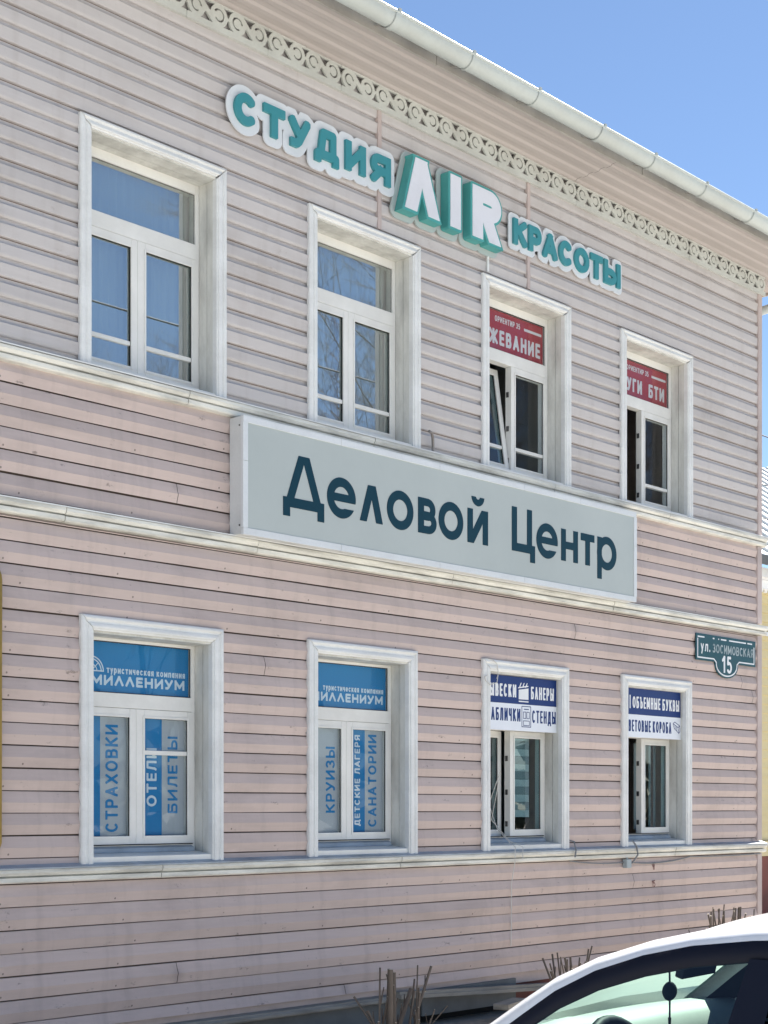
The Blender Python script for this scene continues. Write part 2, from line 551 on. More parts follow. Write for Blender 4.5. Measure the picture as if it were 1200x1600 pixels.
def contour(F, x0, y0, h, tol=0.12):
    """marching squares: loops of the zero line of F (negative inside)"""
    F = F + 1e-7
    ins = F < 0
    cells = ins[:-1, :-1].astype(int) + ins[:-1, 1:] * 2 + ins[1:, 1:] * 4 + ins[1:, :-1] * 8
    idx = np.argwhere((cells > 0) & (cells < 15))
    seg = {}

    def pt(key):
        i, j, k = key
        if k == 0:
            a, b = F[i, j], F[i, j + 1]
            return (x0 + (j + a / (a - b)) * h, y0 + i * h)
        a, b = F[i, j], F[i + 1, j]
        return (x0 + j * h, y0 + (i + a / (a - b)) * h)
    T = {1: [(3, 0)], 2: [(0, 1)], 3: [(3, 1)], 4: [(1, 2)], 5: [(3, 0), (1, 2)], 6: [(0, 2)], 7: [(3, 2)], 8: [(2, 3)],
         9: [(2, 0)], 10: [(0, 1), (2, 3)], 11: [(2, 1)], 12: [(1, 3)], 13: [(1, 0)], 14: [(0, 3)]}
    for i, j in idx:
        E = ((i, j, 0), (i, j + 1, 1), (i + 1, j, 0), (i, j, 1))
        for a, b in T[int(cells[i, j])]:
            seg.setdefault(E[a], []).append(E[b])
    loops = []
    while seg:
        st = next(iter(seg))
        cur = st
        lp = []
        while cur in seg:
            nx = seg[cur].pop()
            if not seg[cur]:
                del seg[cur]
            lp.append(pt(cur))
            cur = nx
            if cur == st:
                break
        if len(lp) > 3:
            loops.append(simplify(lp, h * tol))
    return [l for l in loops if len(l) >= 3]


def simplify(lp, tol):
    k = max(range(len(lp)), key=lambda i: (lp[i][0] - lp[0][0]) ** 2 + (lp[i][1] - lp[0][1]) ** 2)

    def rdp(p):
        if len(p) < 3:
            return p
        a, b = p[0], p[-1]
        dx, dy = b[0] - a[0], b[1] - a[1]
        L = math.hypot(dx, dy) or 1e-12
        dm, im = 0, 0
        for i in range(1, len(p) - 1):
            d = abs((p[i][0] - a[0]) * dy - (p[i][1] - a[1]) * dx) / L
            if d > dm:
                dm, im = d, i
        if dm <= tol:
            return [a, b]
        return rdp(p[:im + 1])[:-1] + rdp(p[im:])
    return rdp(lp[:k + 1])[:-1] + rdp(lp[k:] + [lp[0]])[:-1]


_BOWL = lambda y0, y1, x0, x1: [(x0, y1), (x1 - (y1 - y0) * 0.55, y1)] + arc(x1 - (y1 - y0) * 0.55, (y0 + y1) / 2, (y1 - y0) * 0.55, (y1 - y0) / 2, 90, -90) + [(x0, y0)]
GL = {   # glyph: (width, [centre lines in the 0..1 box])
    'А': (.80, [[(0, 0), (.5, 1)], [(.5, 1), (1, 0)], [(.2, .3), (.8, .3)]]),
    'Б': (.72, [[(.92, 1), (0, 1), (0, 0)], _BOWL(0, .56, 0, 1)]),
    'В': (.72, [[(0, 0), (0, 1)], _BOWL(.53, 1, 0, .93), _BOWL(0, .53, 0, 1)]),
    'Г': (.62, [[(1, 1), (0, 1), (0, 0)]]),
    'Д': (.86, [[(0, -.2), (0, 0), (1, 0), (1, -.2)], [(.16, 0), (.3, 1), (.84, 1), (.84, 0)]]),
    'Е': (.62, [[(1, 1), (0, 1), (0, 0), (1, 0)], [(0, .5), (.9, .5)]]),
    'Ж': (1.1, [[(0, 1), (.42, .5), (0, 0)], [(1, 1), (.58, .5), (1, 0)], [(.42, .5), (.58, .5)], [(.5, 0), (.5, 1)]]),
    'З': (.66, [arc(.45, .76, .48, .24, 155, -90), arc(.45, .26, .55, .26, 90, -155)]),
    'И': (.78, [[(0, 1), (0, 0)], [(0, .02), (1, .98)], [(1, 1), (1, 0)]]),
    'Й': (.78, [[(0, 1), (0, 0)], [(0, .02), (1, .98)], [(1, 1), (1, 0)], arc(.5, 1.36, .25, .16, 190, 350)]),
    'К': (.74, [[(0, 0), (0, 1)], [(.95, 1), (.12, .5)], [(.3, .62), (1, 0)]]),
    'Л': (.76, [[(0, 0), (.12, .1), (.25, 1), (1, 1), (1, 0)]]),
    'Λ': (.80, [[(0, 0), (.5, 1)], [(.5, 1), (1, 0)]]),
    'М': (.94, [[(0, 0), (0, 1)], [(0, 1), (.5, .2)], [(.5, .2), (1, 1)], [(1, 1), (1, 0)]]),
    'Н': (.76, [[(0, 0), (0, 1)], [(1, 0), (1, 1)], [(0, .5), (1, .5)]]),
    'О': (.86, [arc(.5, .5, .5, .5, 0, 360, 40)]),
    'П': (.76, [[(0, 0), (0, 1), (1, 1), (1, 0)]]),
    'Р': (.70, [[(0, 0), (0, 1)], _BOWL(.42, 1, 0, 1)]),
    'С': (.78, [arc(.5, .5, .5, .5, 42, 318, 30)]),
    'Т': (.72, [[(0, 1), (1, 1)], [(.5, 1), (.5, 0)]]),
    'У': (.76, [[(0, 1), (.52, .36)], [(1, 1), (.44, .12), (.3, 0), (.08, 0)]]),
    'Х': (.78, [[(0, 0), (1, 1)], [(0, 1), (1, 0)]]),
    'Ц': (.84, [[(0, 1), (0, 0), (1, 0), (1, -.22)], [(.86, 0), (.86, 1)]]),
    'Ч': (.70, [[(0, 1), (0, .62), (.2, .46), (1, .46)], [(1, 1), (1, 0)]]),
    'Ъ': (.84, [[(0, 1), (.28, 1), (.28, 0)], _BOWL(0, .56, .28, 1)]),
    'Ь': (.68, [[(0, 1), (0, 0)], _BOWL(0, .56, 0, 1)]),
    'Ы': (.94, [[(0, 1), (0, 0)], _BOWL(0, .56, 0, .68), [(1, 0), (1, 1)]]),
    'Я': (.72, [[(1, 0), (1, 1)], [(1 - u, v) for u, v in _BOWL(.42, 1, 0, 1)], [(.45, .42), (.02, 0)]]),
    'I': (.22, [[(.5, 0), (.5, 1)]]),
    'а': (.74, [arc(.45, .5, .45, .5, 0, 360, 30), [(1, 1), (1, 0)]]),
    'е': (.80, [[(.04, .5), (1, .5)] + arc(.5, .5, .5, .5, 0, 318, 32)]),
    'р': (.76, [[(0, -.45), (0, 1)], arc(.5, .5, .5, .5, 0, 360, 30)]),
    'у': (.70, [[(0, 1), (.5, .05)], [(1, 1), (.28, -.42)]]),
    '.': (.2, [[(.5, 0), (.5, .05)]]),
    '1': (.42, [[(0, .78), (.9, 1)], [(.9, 1), (.9, 0)]]),
    '3': (.62, [arc(.45, .76, .48, .24, 155, -90), arc(.45, .26, .55, .26, 90, -155)]),
    '5': (.62, [[(.95, 1), (.1, 1), (.04, .55)] + arc(.45, .3, .55, .31, 125, -150)]),
    '-': (.9, [[(0, .5), (1, .5)]]),
}
for _c in 'тискяконпмвлйчыгд':
    if _c not in GL:
        GL[_c] = GL[_c.upper()]


def glyph_field(X, Y, ch, x, y, W, H, t):
    w, strokes = GL[ch]
    F = np.full(X.shape, 1e9)
    ymin = 0.0
    ymax = 1.0
    for st in strokes:
        pts = [(x + t / 2 + u * (W - t), y + t / 2 + v * (H - t)) for u, v in st]
        ymin = min(ymin, min(v for u, v in st))
        ymax = max(ymax, max(v for u, v in st))
        closed = math.hypot(pts[0][0] - pts[-1][0], pts[0][1] - pts[-1][1]) < 1e-6
        ext = 0 if (len(st) > 9 and not closed) else t / 2
        diag = len(st) == 2 and abs(st[0][0] - st[1][0]) > .05 and abs(st[0][1] - st[1][1]) > .05
        F = np.minimum(F, sd_stroke(X, Y, pts, t * (1.0 if not diag else 1.0), ext, closed))
    return np.maximum(F, sd_box(X, Y, x, x + W, y + ymin * H - (0 if ymin == 0 else 0), y + ymax * H))


def layout(s, width, H, t, gap=0.16, xh=0.74):
    """positions of the letters of a line stretched to the given width: [(ch, x, W, H)]"""
    it = []
    x = 0
    for ch in s:
        if ch == ' ':
            x += 0.42
            continue
        hh = xh if (ch.islower()) else 1.0
        w = GL[ch][0] * (hh if ch.islower() else 1.0)
        it.append((ch, x, w, hh))
        x += w + gap
    tot = x - gap
    k = width / tot
    return [(ch, a * k, w * k, H * hh) for ch, a, w, hh in it]


def text_loops(s, width, H, t, gap=0.16, x=0.0, y=0.0, res=None, xh=0.74):
    loops = []
    for ch, a, w, h in layout(s, width, H, t, gap, xh):
        res_ = res or max(t / 5, 0.0012)
        lo = 0.5 * h
        X, Y = np.meshgrid(np.arange(x + a - 3 * res_, x + a + w + 3 * res_, res_), np.arange(y - lo, y + 1.6 * h + 3 * res_, res_))
        F = glyph_field(X, Y, ch, x + a, y, w, h, t)
        loops.append(contour(F, X[0, 0], Y[0, 0], res_))
    return loops


def put_text(mb, s, x, z, width, H, t, y, mat, depth=0.0008, gap=0.16, rot=False, res=None, xh=0.74):
    """lettering on a facade-parallel plane at depth y; rot = reads upward"""
    for lp in text_loops(s, width, H, t, gap, res=res, xh=xh):
        if rot:
            mb.flat(lp, depth, lambda p: (x - p[1], y - depth / 2 + p[2], z + p[0]), mat)
        else:
            mb.flat(lp, depth, lambda p: (x + p[0], y - depth / 2 + p[2], z + p[1]), mat)


# ------------------------------------------------------------------ object helpers
def tag(o, label=None, cat=None, group=None, kind=None):
    if label:
        o['label'] = label
    if cat:
        o['category'] = cat
    if group:
        o['group'] = group
    if kind:
        o['kind'] = kind
    return o


def empty(name, loc=(0, 0, 0), parent=None, rz=0.0):
    o = bpy.data.objects.new(name, None)
    o.empty_display_size = 0.2
    COL.objects.link(o)
    o.location = loc
    o.rotation_euler = (0, 0, rz)
    if parent is not None:
        o.parent = parent
    return o


def copy_tree(o, parent=None):
    c = o.copy()
    COL.objects.link(c)
    c.parent = parent
    for ch in list(o.children):
        copy_tree(ch, c)
    return c


# ================================================================== GROUND
g = MB()
g.add([(-500, -500, 0), (500, -500, 0), (500, 500, 0), (-500, 500, 0)], [(0, 1, 2, 3)], M['asphalt'])
tag(g.build('ground'), kind='structure')
g = MB()
rows = []
for i in range(90):
    xx = -8 + i * 0.2
    e = -2.0 + 0.12 * math.sin(xx * 1.7) + 0.1 * math.sin(xx * 4.1)
    rows.append([(xx, e, 0.004), (xx, -1.2, 0.05 + 0.02 * math.sin(xx * 3)), (xx, -0.5, 0.07 + 0.02 * math.sin(xx * 2.3 + 1)), (xx, 0.12, 0.06)])
g.grid(rows, M['soil'])
tag(g.build('soil_bed'), kind='structure')

# ================================================================== THE HOUSE
HX0, HX1, HD = -6.0, 8.25, 9.0
house = empty('wooden_house', (0, 0, 0))
tag(house, 'two storey pink wooden house with white window surrounds and fretwork under its eaves', 'house')

WXU = [-.018, 1.923, 3.842, 5.770]        # casing left edges, upper row
WXL = [-.012, 1.920, 3.845, 5.785]        # lower row
W_UP = 1.178
W_LO = 1.145
ZU0, ZU1 = 4.442, 5.968     # upper casing bottom / top
ZL0, ZL1 = 1.373, 2.905


def board_warp(z0, h):
    jit = {}

    def fn(x, y, z):
        row = math.floor((z - z0) / h - .012)
        if row not in jit:
            r_ = random.Random(row * 77 + int(z0 * 1000))
            jit[row] = (r_.uniform(0, 6.3), r_.uniform(.5, 1.6), r_.uniform(-.0016, .0016), r_.uniform(0, 6.3), r_.uniform(.0004, .0022), r_.uniform(-.0018, .0018))
        p, f, dz, p2, a, dy = jit[row]
        k = .0 if abs(y) < .002 else 1.0
        return (x, y + k * (dy + .0016 * math.sin(x * 1.1 + p2)), z + dz + a * math.sin(x * f + p) + .0006 * math.sin(x * 5.3 + p2))
    return fn


def wall_strip(mb, prof, x0, x1, holes, mat, matf=None, warp=None):
    """profile [(y, z)] going up, run along x, cut around holes [(hx0, hx1, hz0, hz1)]"""
    cuts = sorted({h[2] for h in holes} | {h[3] for h in holes})
    pts = [prof[0]]
    for a, b in zip(prof[:-1], prof[1:]):
        for c in cuts:
            if a[1] < c - 1e-6 and b[1] > c + 1e-6:
                k = (c - a[1]) / (b[1] - a[1])
                pts.append((a[0] + (b[0] - a[0]) * k, c))
        pts.append(b)
    for a, b in zip(pts[:-1], pts[1:]):
        zc = (a[1] + b[1]) / 2
        hs = sorted((h[0], h[1]) for h in holes if h[2] < zc < h[3])
        x = x0
        for h0, h1 in hs + [(x1, x1)]:
            if h0 > x + 1e-6:
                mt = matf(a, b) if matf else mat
                if warp:
                    n_ = max(1, int((h0 - x) / .45))
                    xs_ = [x + (h0 - x) * q / n_ for q in range(n_ + 1)]
                    mb.grid([[warp(q, *a) for q in xs_], [warp(q, *b) for q in xs_]], mt, False)
                else:
                    mb.add([(x, *a), (h0, *a), (h0, *b), (x, *b)], [(0, 1, 2, 3)], mt)
            x = max(x, h1)


HOLES_U = [(x + .05, x + W_UP - .05, ZU0 - .02, ZU1 - .04) for x in WXU]
HOLES_L = [(x + .05, x + W_LO - .05, ZL0 - .02, ZL1 - .05) for x in WXL]


def board_profile(z0, h, zlo, zhi):
    """wood boards, lower half flared out to a lip, upper half leaning back under the lip above"""
    out = []
    k = 0
    while z0 + k * h > zlo:
        k -= 1
    while z0 + k * h < zhi:
        b = z0 + k * h
        for y, z in ((-.0015, b), (-.0015, b + .0062), (-.0205, b + .0063), (-.0218, b + .011), (-.0360, b + .49 * h), (-.0345, b + .525 * h), (-.0165, b + h - .003), (-.0150, b + h - .0004)):
            if zlo <= z <= zhi:
                out.append((y, z))
        k += 1
    return out


def lap_shade_m(mat):
    """dark colour on lap slots and lip undersides, painting in their shade"""
    return lambda a, b: M['lap_shade'] if (abs(a[0] + .0015) < 1e-5 and (abs(b[0] + .0015) < 1e-5 or abs(b[0] + .0205) < 1e-5)) else mat


# lower storey boards, each course also a seam or two
mb = MB()
wall_strip(mb, [(-.02, 1.33)] + board_profile(Z_LOW, H_LOW, 1.33, 3.46), HX0, HX1 - .03, HOLES_L, M['wood_low'], lap_shade_m(M['wood_low']), board_warp(Z_LOW, H_LOW))
mb.build('lower_siding', house)
mb = MB()
wall_strip(mb, board_profile(Z_MID, H_MID, 3.50, 4.35), HX0, HX1 - .03, [], M['wood_mid'], lap_shade_m(M['wood_mid']), board_warp(Z_MID, H_MID))
mb.build('middle_siding', house)
mb = MB()
wall_strip(mb, board_profile(Z_BOT, H_BOT, .33, 1.29), HX0, HX1 - .03, [], M['wood_bot'], lap_shade_m(M['wood_bot']), board_warp(Z_BOT, H_BOT))
mb.build('bottom_siding', house)

# upper storey: vinyl siding, face leaning out, bevel turning in below
prof = [(-.006, 4.40)]
k = 0
while Z_VIN + k * H_VIN < 7.09:
    b = Z_VIN + k * H_VIN
    dbl = k % 2 == 0
    if dbl:
        seq = ((-.0030, b), (-.0030, b + .0046), (-.0280, b + .0048), (-.0300, b + .010), (-.0390, b + .66 * H_VIN), (-.0365, b + .680 * H_VIN), (-.0185, b + .735 * H_VIN), (-.0095, b + .85 * H_VIN), (-.0070, b + .999 * H_VIN))
    else:
        seq = ((-.0072, b), (-.0220, b + .003), (-.0280, b + .010), (-.0310, b + .020), (-.0330, b + .66 * H_VIN), (-.0310, b + .685 * H_VIN), (-.0180, b + .76 * H_VIN), (-.0105, b + .87 * H_VIN), (-.0075, b + .985 * H_VIN))
    for y, z in seq:
        if z < 7.1:
            prof.append((y, z))
    k += 1


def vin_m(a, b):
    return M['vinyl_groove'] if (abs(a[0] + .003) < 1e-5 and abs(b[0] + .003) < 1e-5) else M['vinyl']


mb = MB()
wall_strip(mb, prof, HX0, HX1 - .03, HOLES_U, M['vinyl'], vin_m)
mb.build('upper_siding', house)

# solid wall core behind the boards (with window holes), end walls, back
mb = MB()


def core(zlo, zhi, holes):
    wall_strip(mb, [(.0, zlo), (.0, zhi)], HX0, HX1 - .05, holes, M['corner'])


core(.285, 4.4, HOLES_L)
core(4.4, 7.1, HOLES_U)
mb.add([(HX1 - .03, 0.0, .30), (HX1 - .03, HD, .30), (HX1 - .03, HD, 7.1), (HX1 - .03, 0.0, 7.1)], [(0, 1, 2, 3)], M['wood_low'])
mb.add([(HX0, 0.0, .0), (HX0, HD, .0), (HX0, HD, 7.1), (HX0, 0.0, 7.1)], [(0, 1, 2, 3)], M['wood_low'])
mb.add([(HX0, HD, .0), (HX1, HD, .0), (HX1, HD, 7.1), (HX0, HD, 7.1)], [(0, 1, 2, 3)], M['wood_low'])
mb.build('wall', house)

# interior: rooms behind the windows
mb = MB()
for z0, z1 in ((0.9, 3.6), (3.9, 6.7)):
    mb.add([(HX0 + .1, 2.6, z0), (HX1 - .1, 2.6, z0), (HX1 - .1, 2.6, z1), (HX0 + .1, 2.6, z1)], [(0, 1, 2, 3)], M['room'])
    mb.add([(HX0 + .1, .24, z0), (HX1 - .1, .24, z0), (HX1 - .1, 2.6, z0), (HX0 + .1, 2.6, z0)], [(0, 1, 2, 3)], M['roomfloor'])
    mb.add([(HX0 + .1, .24, z1), (HX1 - .1, .24, z1), (HX1 - .1, 2.6, z1), (HX0 + .1, 2.6, z1)], [(0, 1, 2, 3)], M['room'])
    for xx in (1.6, 3.56, 5.5):
        mb.box(xx - .05, xx + .05, .3, 2.55, z0 + .02, z1 - .02, M['room'])
mb.build('interior', house)

# corner board, battens
mb = MB()
mb.box(HX1 - .085, HX1, -.042, -.0005, .31, 1.27, M['corner'])
mb.box(HX1 - .085, HX1, -.042, -.0005, 1.40, 3.44, M['corner'])
mb.box(HX1 - .085, HX1, -.042, -.0005, 3.56, 4.33, M['corner'])
mb.box(HX1 - .075, HX1, -.044, -.0005, 4.45, 7.0, M['corner'])
mb.build('corner_board', house, bevel=.004)
for bx, zb in ((2.653, 5.985), (4.442, 5.985)):
    mb = MB()
    mb.box(bx - .019, bx + .019, -.0435, -.012, zb, 6.86, M['corner'])
    mb.build('batten', house, bevel=.002)
mb = MB()
mb.tube([(3.905, -.045, 5.99), (3.905, -.045, 6.2)], .011, M['trim'])
mb.build('cable_duct', house)


# belts: moulded profile, run in lengths with open joints
def belt(name, zb, zt, proj, mat, flash, joints, zw):
    h = zt - zb
    p = [(-.004, zb), (-.018, zb - .004), (-proj * .72, zb), (-proj * .80, zb + h * .10), (-proj * .82, zb + h * .38), (-proj * .42, zb + h * .41), (-proj * .42, zb + h * .47),
         (-proj * .84, zb + h * .52), (-proj, zb + h * .74), (-proj, zb + h * .95), (-proj * .96, zt), (-.004, zt + .006)]
    mb = MB()
    x = HX0
    for j in joints + [HX1 + .055]:
        # small wobble in depth and height from length to length
        dy = rnd.uniform(-.003, .003)
        dz = rnd.uniform(-.002, .002)
        mb.prism_x([(y + (dy if y < -.01 else 0), z + dz) for y, z in p], x, j - .003, mat)
        x = j + .003
    # flashing sloping back to the wall
    mb.add([(HX0, -proj - .004, zt + .008), (HX1 + .05, -proj - .004, zt + .008), (HX1 + .05, -.003, zw), (HX0, -.003, zw),
            (HX0, -proj - .004, zt - .001), (HX1 + .05, -proj - .004, zt - .001)], [(0, 1, 2, 3), (4, 5, 1, 0)], flash)
    mb.build(name, house)


belt('belt_moulding', 4.338, 4.423, .085, M['belt'], M['trim'], [-3.5, .815, 2.56, 4.75, 6.5, 7.5], 4.452)
belt('belt_moulding', 3.448, 3.530, .08, M['belt'], M['trim'], [-3.2, -.14, 1.42, 3.45, 5.62, 7.55], 3.556)
belt('belt_moulding', 1.276, 1.356, .075, M['belt'], M['flash'], [-3.0, .60, 2.86, 4.98, 6.62], 1.392)

# drip board and plinth below the lowest boards
mb = MB()
pd = [(-.004, .283), (-.05, .273), (-.06, .283), (-.06, .300), (-.045, .310), (-.045, .318), (-.004, .329)]
mb.prism_x(pd, HX0, 2.83, M['plank'])
mb.build('drip_board', house)
mb = MB()
c0, c1 = Vector((2.82, -.075, .312)), Vector((4.75, -.10, .222))
for dz, dy, w in ((0, 0, .014), (.026, .016, .012)):
    a = (c0 + c1) / 2 + Vector((0, dy, dz))
    d = (c1 - c0) / 2
    mb.obox(a, d, (0, .03, 0), (0, 0, w), M['plank'])
mb.build('sagging_board', house)
mb = MB()
mb.box(HX0, 3.15, .02, .06, .0, .281, M['sheet'])
mb.box(3.15, 4.30, -.018, -.002, .13, .329, M['sheet'])
mb.box(4.32, HX1 - .1, .03, .1, .0, .325, M['brick'])
mb.box(3.15, 4.32, .12, .2, .0, .31, M['dark'])
mb.build('plinth', house)

# soffit with lengthwise ridges, fascia, roof, frieze, gutter
GX1 = HX1 + .62
mb = MB()
prof = [(-.016, 7.046)]
y = -.03
zs = 7.046
while y > -.50:
    for dy, dz in ((0, 0), (-.018, -.012), (-.058, -.012), (-.076, 0), (-.112, 0)):
        yy = y + dy
        if yy > -.52:
            prof.append((yy, zs + dz + (-.03 - yy) * .06))
    y -= .118
prof.append((-.52, 7.078))
segs = [HX0 - .4, -1.9, 5.03, GX1 - .05]
for a, b in zip(segs[:-1], segs[1:]):
    for p, q in zip(prof[:-1], prof[1:]):
        mb.add([(a + .002, *p), (b - .002, *p), (b - .002, *q), (a + .002, *q)], [(0, 1, 2, 3)], M['soffit'])
mb.add([(HX0 - .4, 0, 7.10), (GX1, 0, 7.10), (GX1, -.55, 7.13), (HX0 - .4, -.55, 7.13)], [(0, 1, 2, 3)], M['dark'])
# soffit returning along the end wall
mb.add([(HX1 - .02, -.02, 7.05), (GX1 - .06, -.02, 7.078), (GX1 - .06, HD, 7.078), (HX1 - .02, HD, 7.05)], [(0, 1, 2, 3)], M['soffit'])
mb.build('soffit', house)
mb = MB()
xs = [HX0 - .4, -2.4, .2, 2.72, 5.35, 7.4, GX1 - .04]
for a, b in zip(xs[:-1], xs[1:]):
    o_ = rnd.uniform(-.005, .005)
    mb.box(a, b - .006, -.545 + o_, -.523, 7.052, 7.148, M['fascia'])
mb.box(GX1 - .06, GX1 - .035, -.55, HD + .3, 7.052, 7.148, M['fascia'])
mb.build('fascia_board', house)

mb = MB()
ex0, ex1, ey0, ey1 = HX0 - .7, GX1 + .02, -.66, HD + .6
zr, zrt = 7.165, 9.0
A = [(ex0, ey0, zr), (ex1, ey0, zr), (ex1, ey1, zr), (ex0, ey1, zr), (ex0 + 4.6, 4.4, zrt), (ex1 - 4.6, 4.4, zrt)]
mb.add(A, [(0, 1, 5, 4), (1, 2, 5), (2, 3, 4, 5), (3, 0, 4)], M['roofm'])
mb.add([(x, y, z - .02) for x, y, z in A[:4]], [(0, 1, 2, 3)], M['fascia'])
for k in range(30):
    xx = ex0 + .4 + k * .52
    if xx < ex1 - .2:
        q = min(1.0, max(0.0, min((xx - ex0) / 4.6, (ex1 - xx) / 4.6)))
        mb.obox(Vector((xx, ey0 + .2 + 5.06 * q / 2, zr + (zrt - zr) * (q / 2 + .2 / 5.06) + .008)), (0, 5.06 * q / 2, (zrt - zr) * q / 2), (.008, 0, 0), (0, -.004, .010), M['roofm'])
mb.build('roof', house)

# gutter: open half pipe with rolled lip, unions between the lengths
mb = MB()
gy, gz, gr = -.685, 7.107, .076
rows = []
for a in range(0, 13):
    an = math.pi + math.pi * a / 12
    rows.append([(HX0 - .7, gy + gr * math.cos(an), gz + gr * math.sin(an)), (GX1 + .08, gy + gr * math.cos(an), gz + gr * math.sin(an))])
mb.grid(rows, M['gutter'])
rows = [[(p[0], gy + (p[1] - gy) * .94, gz + (p[2] - gz) * .94) for p in r_] for r_ in rows]
mb.grid(rows, M['gutter'])
mb.tube([(HX0 - .7, gy - gr, gz + .004), (GX1 + .08, gy - gr, gz + .004)], .011, M['gutter'])
gut = mb.build('gutter', house)
BR = [-2.6, -1.8, -1.0, -.2, .55, 1.3, 2.079, 2.87, 3.643, 4.487, 5.219, 6.02, 6.849, 7.6, 8.35]
for i, bx in enumerate(BR):
    mb = MB()
    r2 = gr + .006
    w = .011 if i % 3 else .03
    rows = []
    for a in range(0, 13):
        an = math.pi + math.pi * a / 12
        rows.append([(bx - w, gy + r2 * math.cos(an), gz + r2 * math.sin(an)), (bx + w, gy + r2 * math.cos(an), gz + r2 * math.sin(an))])
    mb.grid(rows, M['gutter'])
    mb.obox((bx, (gy + gr * .35 - .545) / 2, gz - gr * .55 + .004), (0, .06, .028), (.010, 0, 0), (0, 0, .004), M['fascia'])
    mb.obox((bx, gy - gr - .004, gz + .016), (0, .012, 0), (.012, 0, 0), (0, 0, .010), M['gutter'])
    mb.build('gutter_bracket', gut)
mb = MB()
mb.tube([(8.96, -.62, 7.05), (8.93, -.57, 7.00), (8.55, -.08, 6.83), (8.40, .11, 6.75), (8.375, .14, 6.66), (8.375, .14, .5)], .045, M['gutter'], 12)
mb.build('downpipe', house)


# frieze: fretwork of running scrolls
def frieze_field(X, Y, h):
    F = np.minimum(sd_box(X, Y, -5, 5, -.02, .042), sd_box(X, Y, -5, 5, h - .020, h + .02))
    cy = .042 + (h - .062) / 2
    ro = (h - .046) / 2
    for k in (-2, -1, 0, 1, 2):
        ax, bx = k * .356, k * .356 + .196
        for cx in (ax, bx):
            F = np.minimum(F, np.hypot(X - cx, Y - cy) - ro)
        # S link between the two scrolls of a pair
        F = np.minimum(F, sd_stroke(X, Y, [(ax + .01, cy + ro - .014), (ax + .05, cy + ro * .66), (ax + .098, cy), (bx - .05, cy - ro * .66), (bx - .01, cy - ro + .014)], .032))
        F = np.minimum(F, sd_stroke(X, Y, [(ax + .05, cy), (bx - .05, cy)], .022))
        F = np.minimum(F, sd_stroke(X, Y, [(bx + .05, cy), (ax + .31, cy)], .020))
    for k in (-2, -1, 0, 1, 2):
        ax, bx = k * .356, k * .356 + .196
        for cx, a0, a1 in ((ax, 15, 300), (bx, 140, -150)):
            ri = ro * .56
            pts = [(cx + ri * (1 - .12 * i / 24) * math.cos(R(a0 + (a1 - a0) * i / 24)), cy + ri * (1 - .12 * i / 24) * math.sin(R(a0 + (a1 - a0) * i / 24))) for i in range(25)]
            F = np.maximum(F, -sd_stroke(X, Y, pts, .0125))
            F = np.maximum(F, -(np.hypot(X - pts[0][0], Y - pts[0][1]) - .009))
    F = np.maximum(F, sd_box(X, Y, -.0795, .2765, 0, h))
    return F


FZ0, FZ1 = 6.852, 7.044
res = .0035
X, Y = np.meshgrid(np.arange(-.0795 - 3 * res, .2765 + 3 * res, res), np.arange(-3 * res, FZ1 - FZ0 + 3 * res, res))
floops = contour(frieze_field(X, Y, FZ1 - FZ0), X[0, 0], Y[0, 0], res, .2)
fv, ff = fill(floops, .016)
mb = MB()
xx = HX1 + .03 - .2765
while xx > HX0:
    jz, jy = rnd.uniform(-.0025, .0025), rnd.uniform(-.003, .003)
    sl = rnd.uniform(-.004, .004)
    mb.add([(xx + u * .9965, -.058 + d + jy, FZ0 + v + jz + sl * u) for u, v, d in fv], ff, M['frieze'])
    xx -= .356
mb.box(HX0, HX1 + .005, -.049, -.024, FZ0 + .004, FZ0 + .016, M['frieze'])
mb.build('frieze', house)


# ------------------------------------------------------------------ windows
def casing(mb, W, Hh, fw, mat):
    """three moulded boards round the opening; profile: u from outer edge inwards, t = thickness"""
    prof = [(0, 0), (0, .022), (.006, .030), (.020, .034), (.030, .030), (.034, .024), (fw * .52, .024), (fw * .56, .030), (fw * .74, .033), (fw * .86, .030), (fw * .90, .022), (fw, .020), (fw, -.02)]
    g_ = .0016
    n = len(prof)

    def run(fn, L0, L1):
        vs = [fn(u, t, 0) for u, t in prof] + [fn(u, t, 1) for u, t in prof]
        mb.add(vs, [(i, (i + 1) % n, n + (i + 1) % n, n + i) for i in range(n)], mat)
        mb.add(vs, [tuple(range(n - 1, -1, -1)), tuple(range(n, 2 * n))], mat)
    y0 = -.024
    run(lambda u, t, e: (u, y0 - t, (0 if e == 0 else Hh - u - g_)), 0, Hh)
    run(lambda u, t, e: (W - u, y0 - t, (0 if e == 0 else Hh - u - g_)), 0, Hh)
    # head: slightly deeper crown
    kh = (.074 if Hh < 1.529 else .092) / fw
    run(lambda u, t, e: ((u + g_ if e == 0 else W - u - g_), y0 - t * 1.12, Hh - u * kh), 0, W)


def ring(mb, x0, x1, z0, z1, w, y0, y1, mat, wl=None, wr=None, wb=None, wt=None):
    wl, wr, wb, wt = [q if q is not None else w for q in (wl, wr, wb, wt)]
    mb.box(x0, x0 + wl, y0, y1, z0, z1, mat)
    mb.box(x1 - wr, x1, y0, y1, z0, z1, mat)
    mb.box(x0 + wl, x1 - wr, y0, y1, z0, z0 + wb, mat)
    mb.box(x0 + wl, x1 - wr, y0, y1, z1 - wt, z1, mat)


FD = .140     # depth of the frame face behind the facade


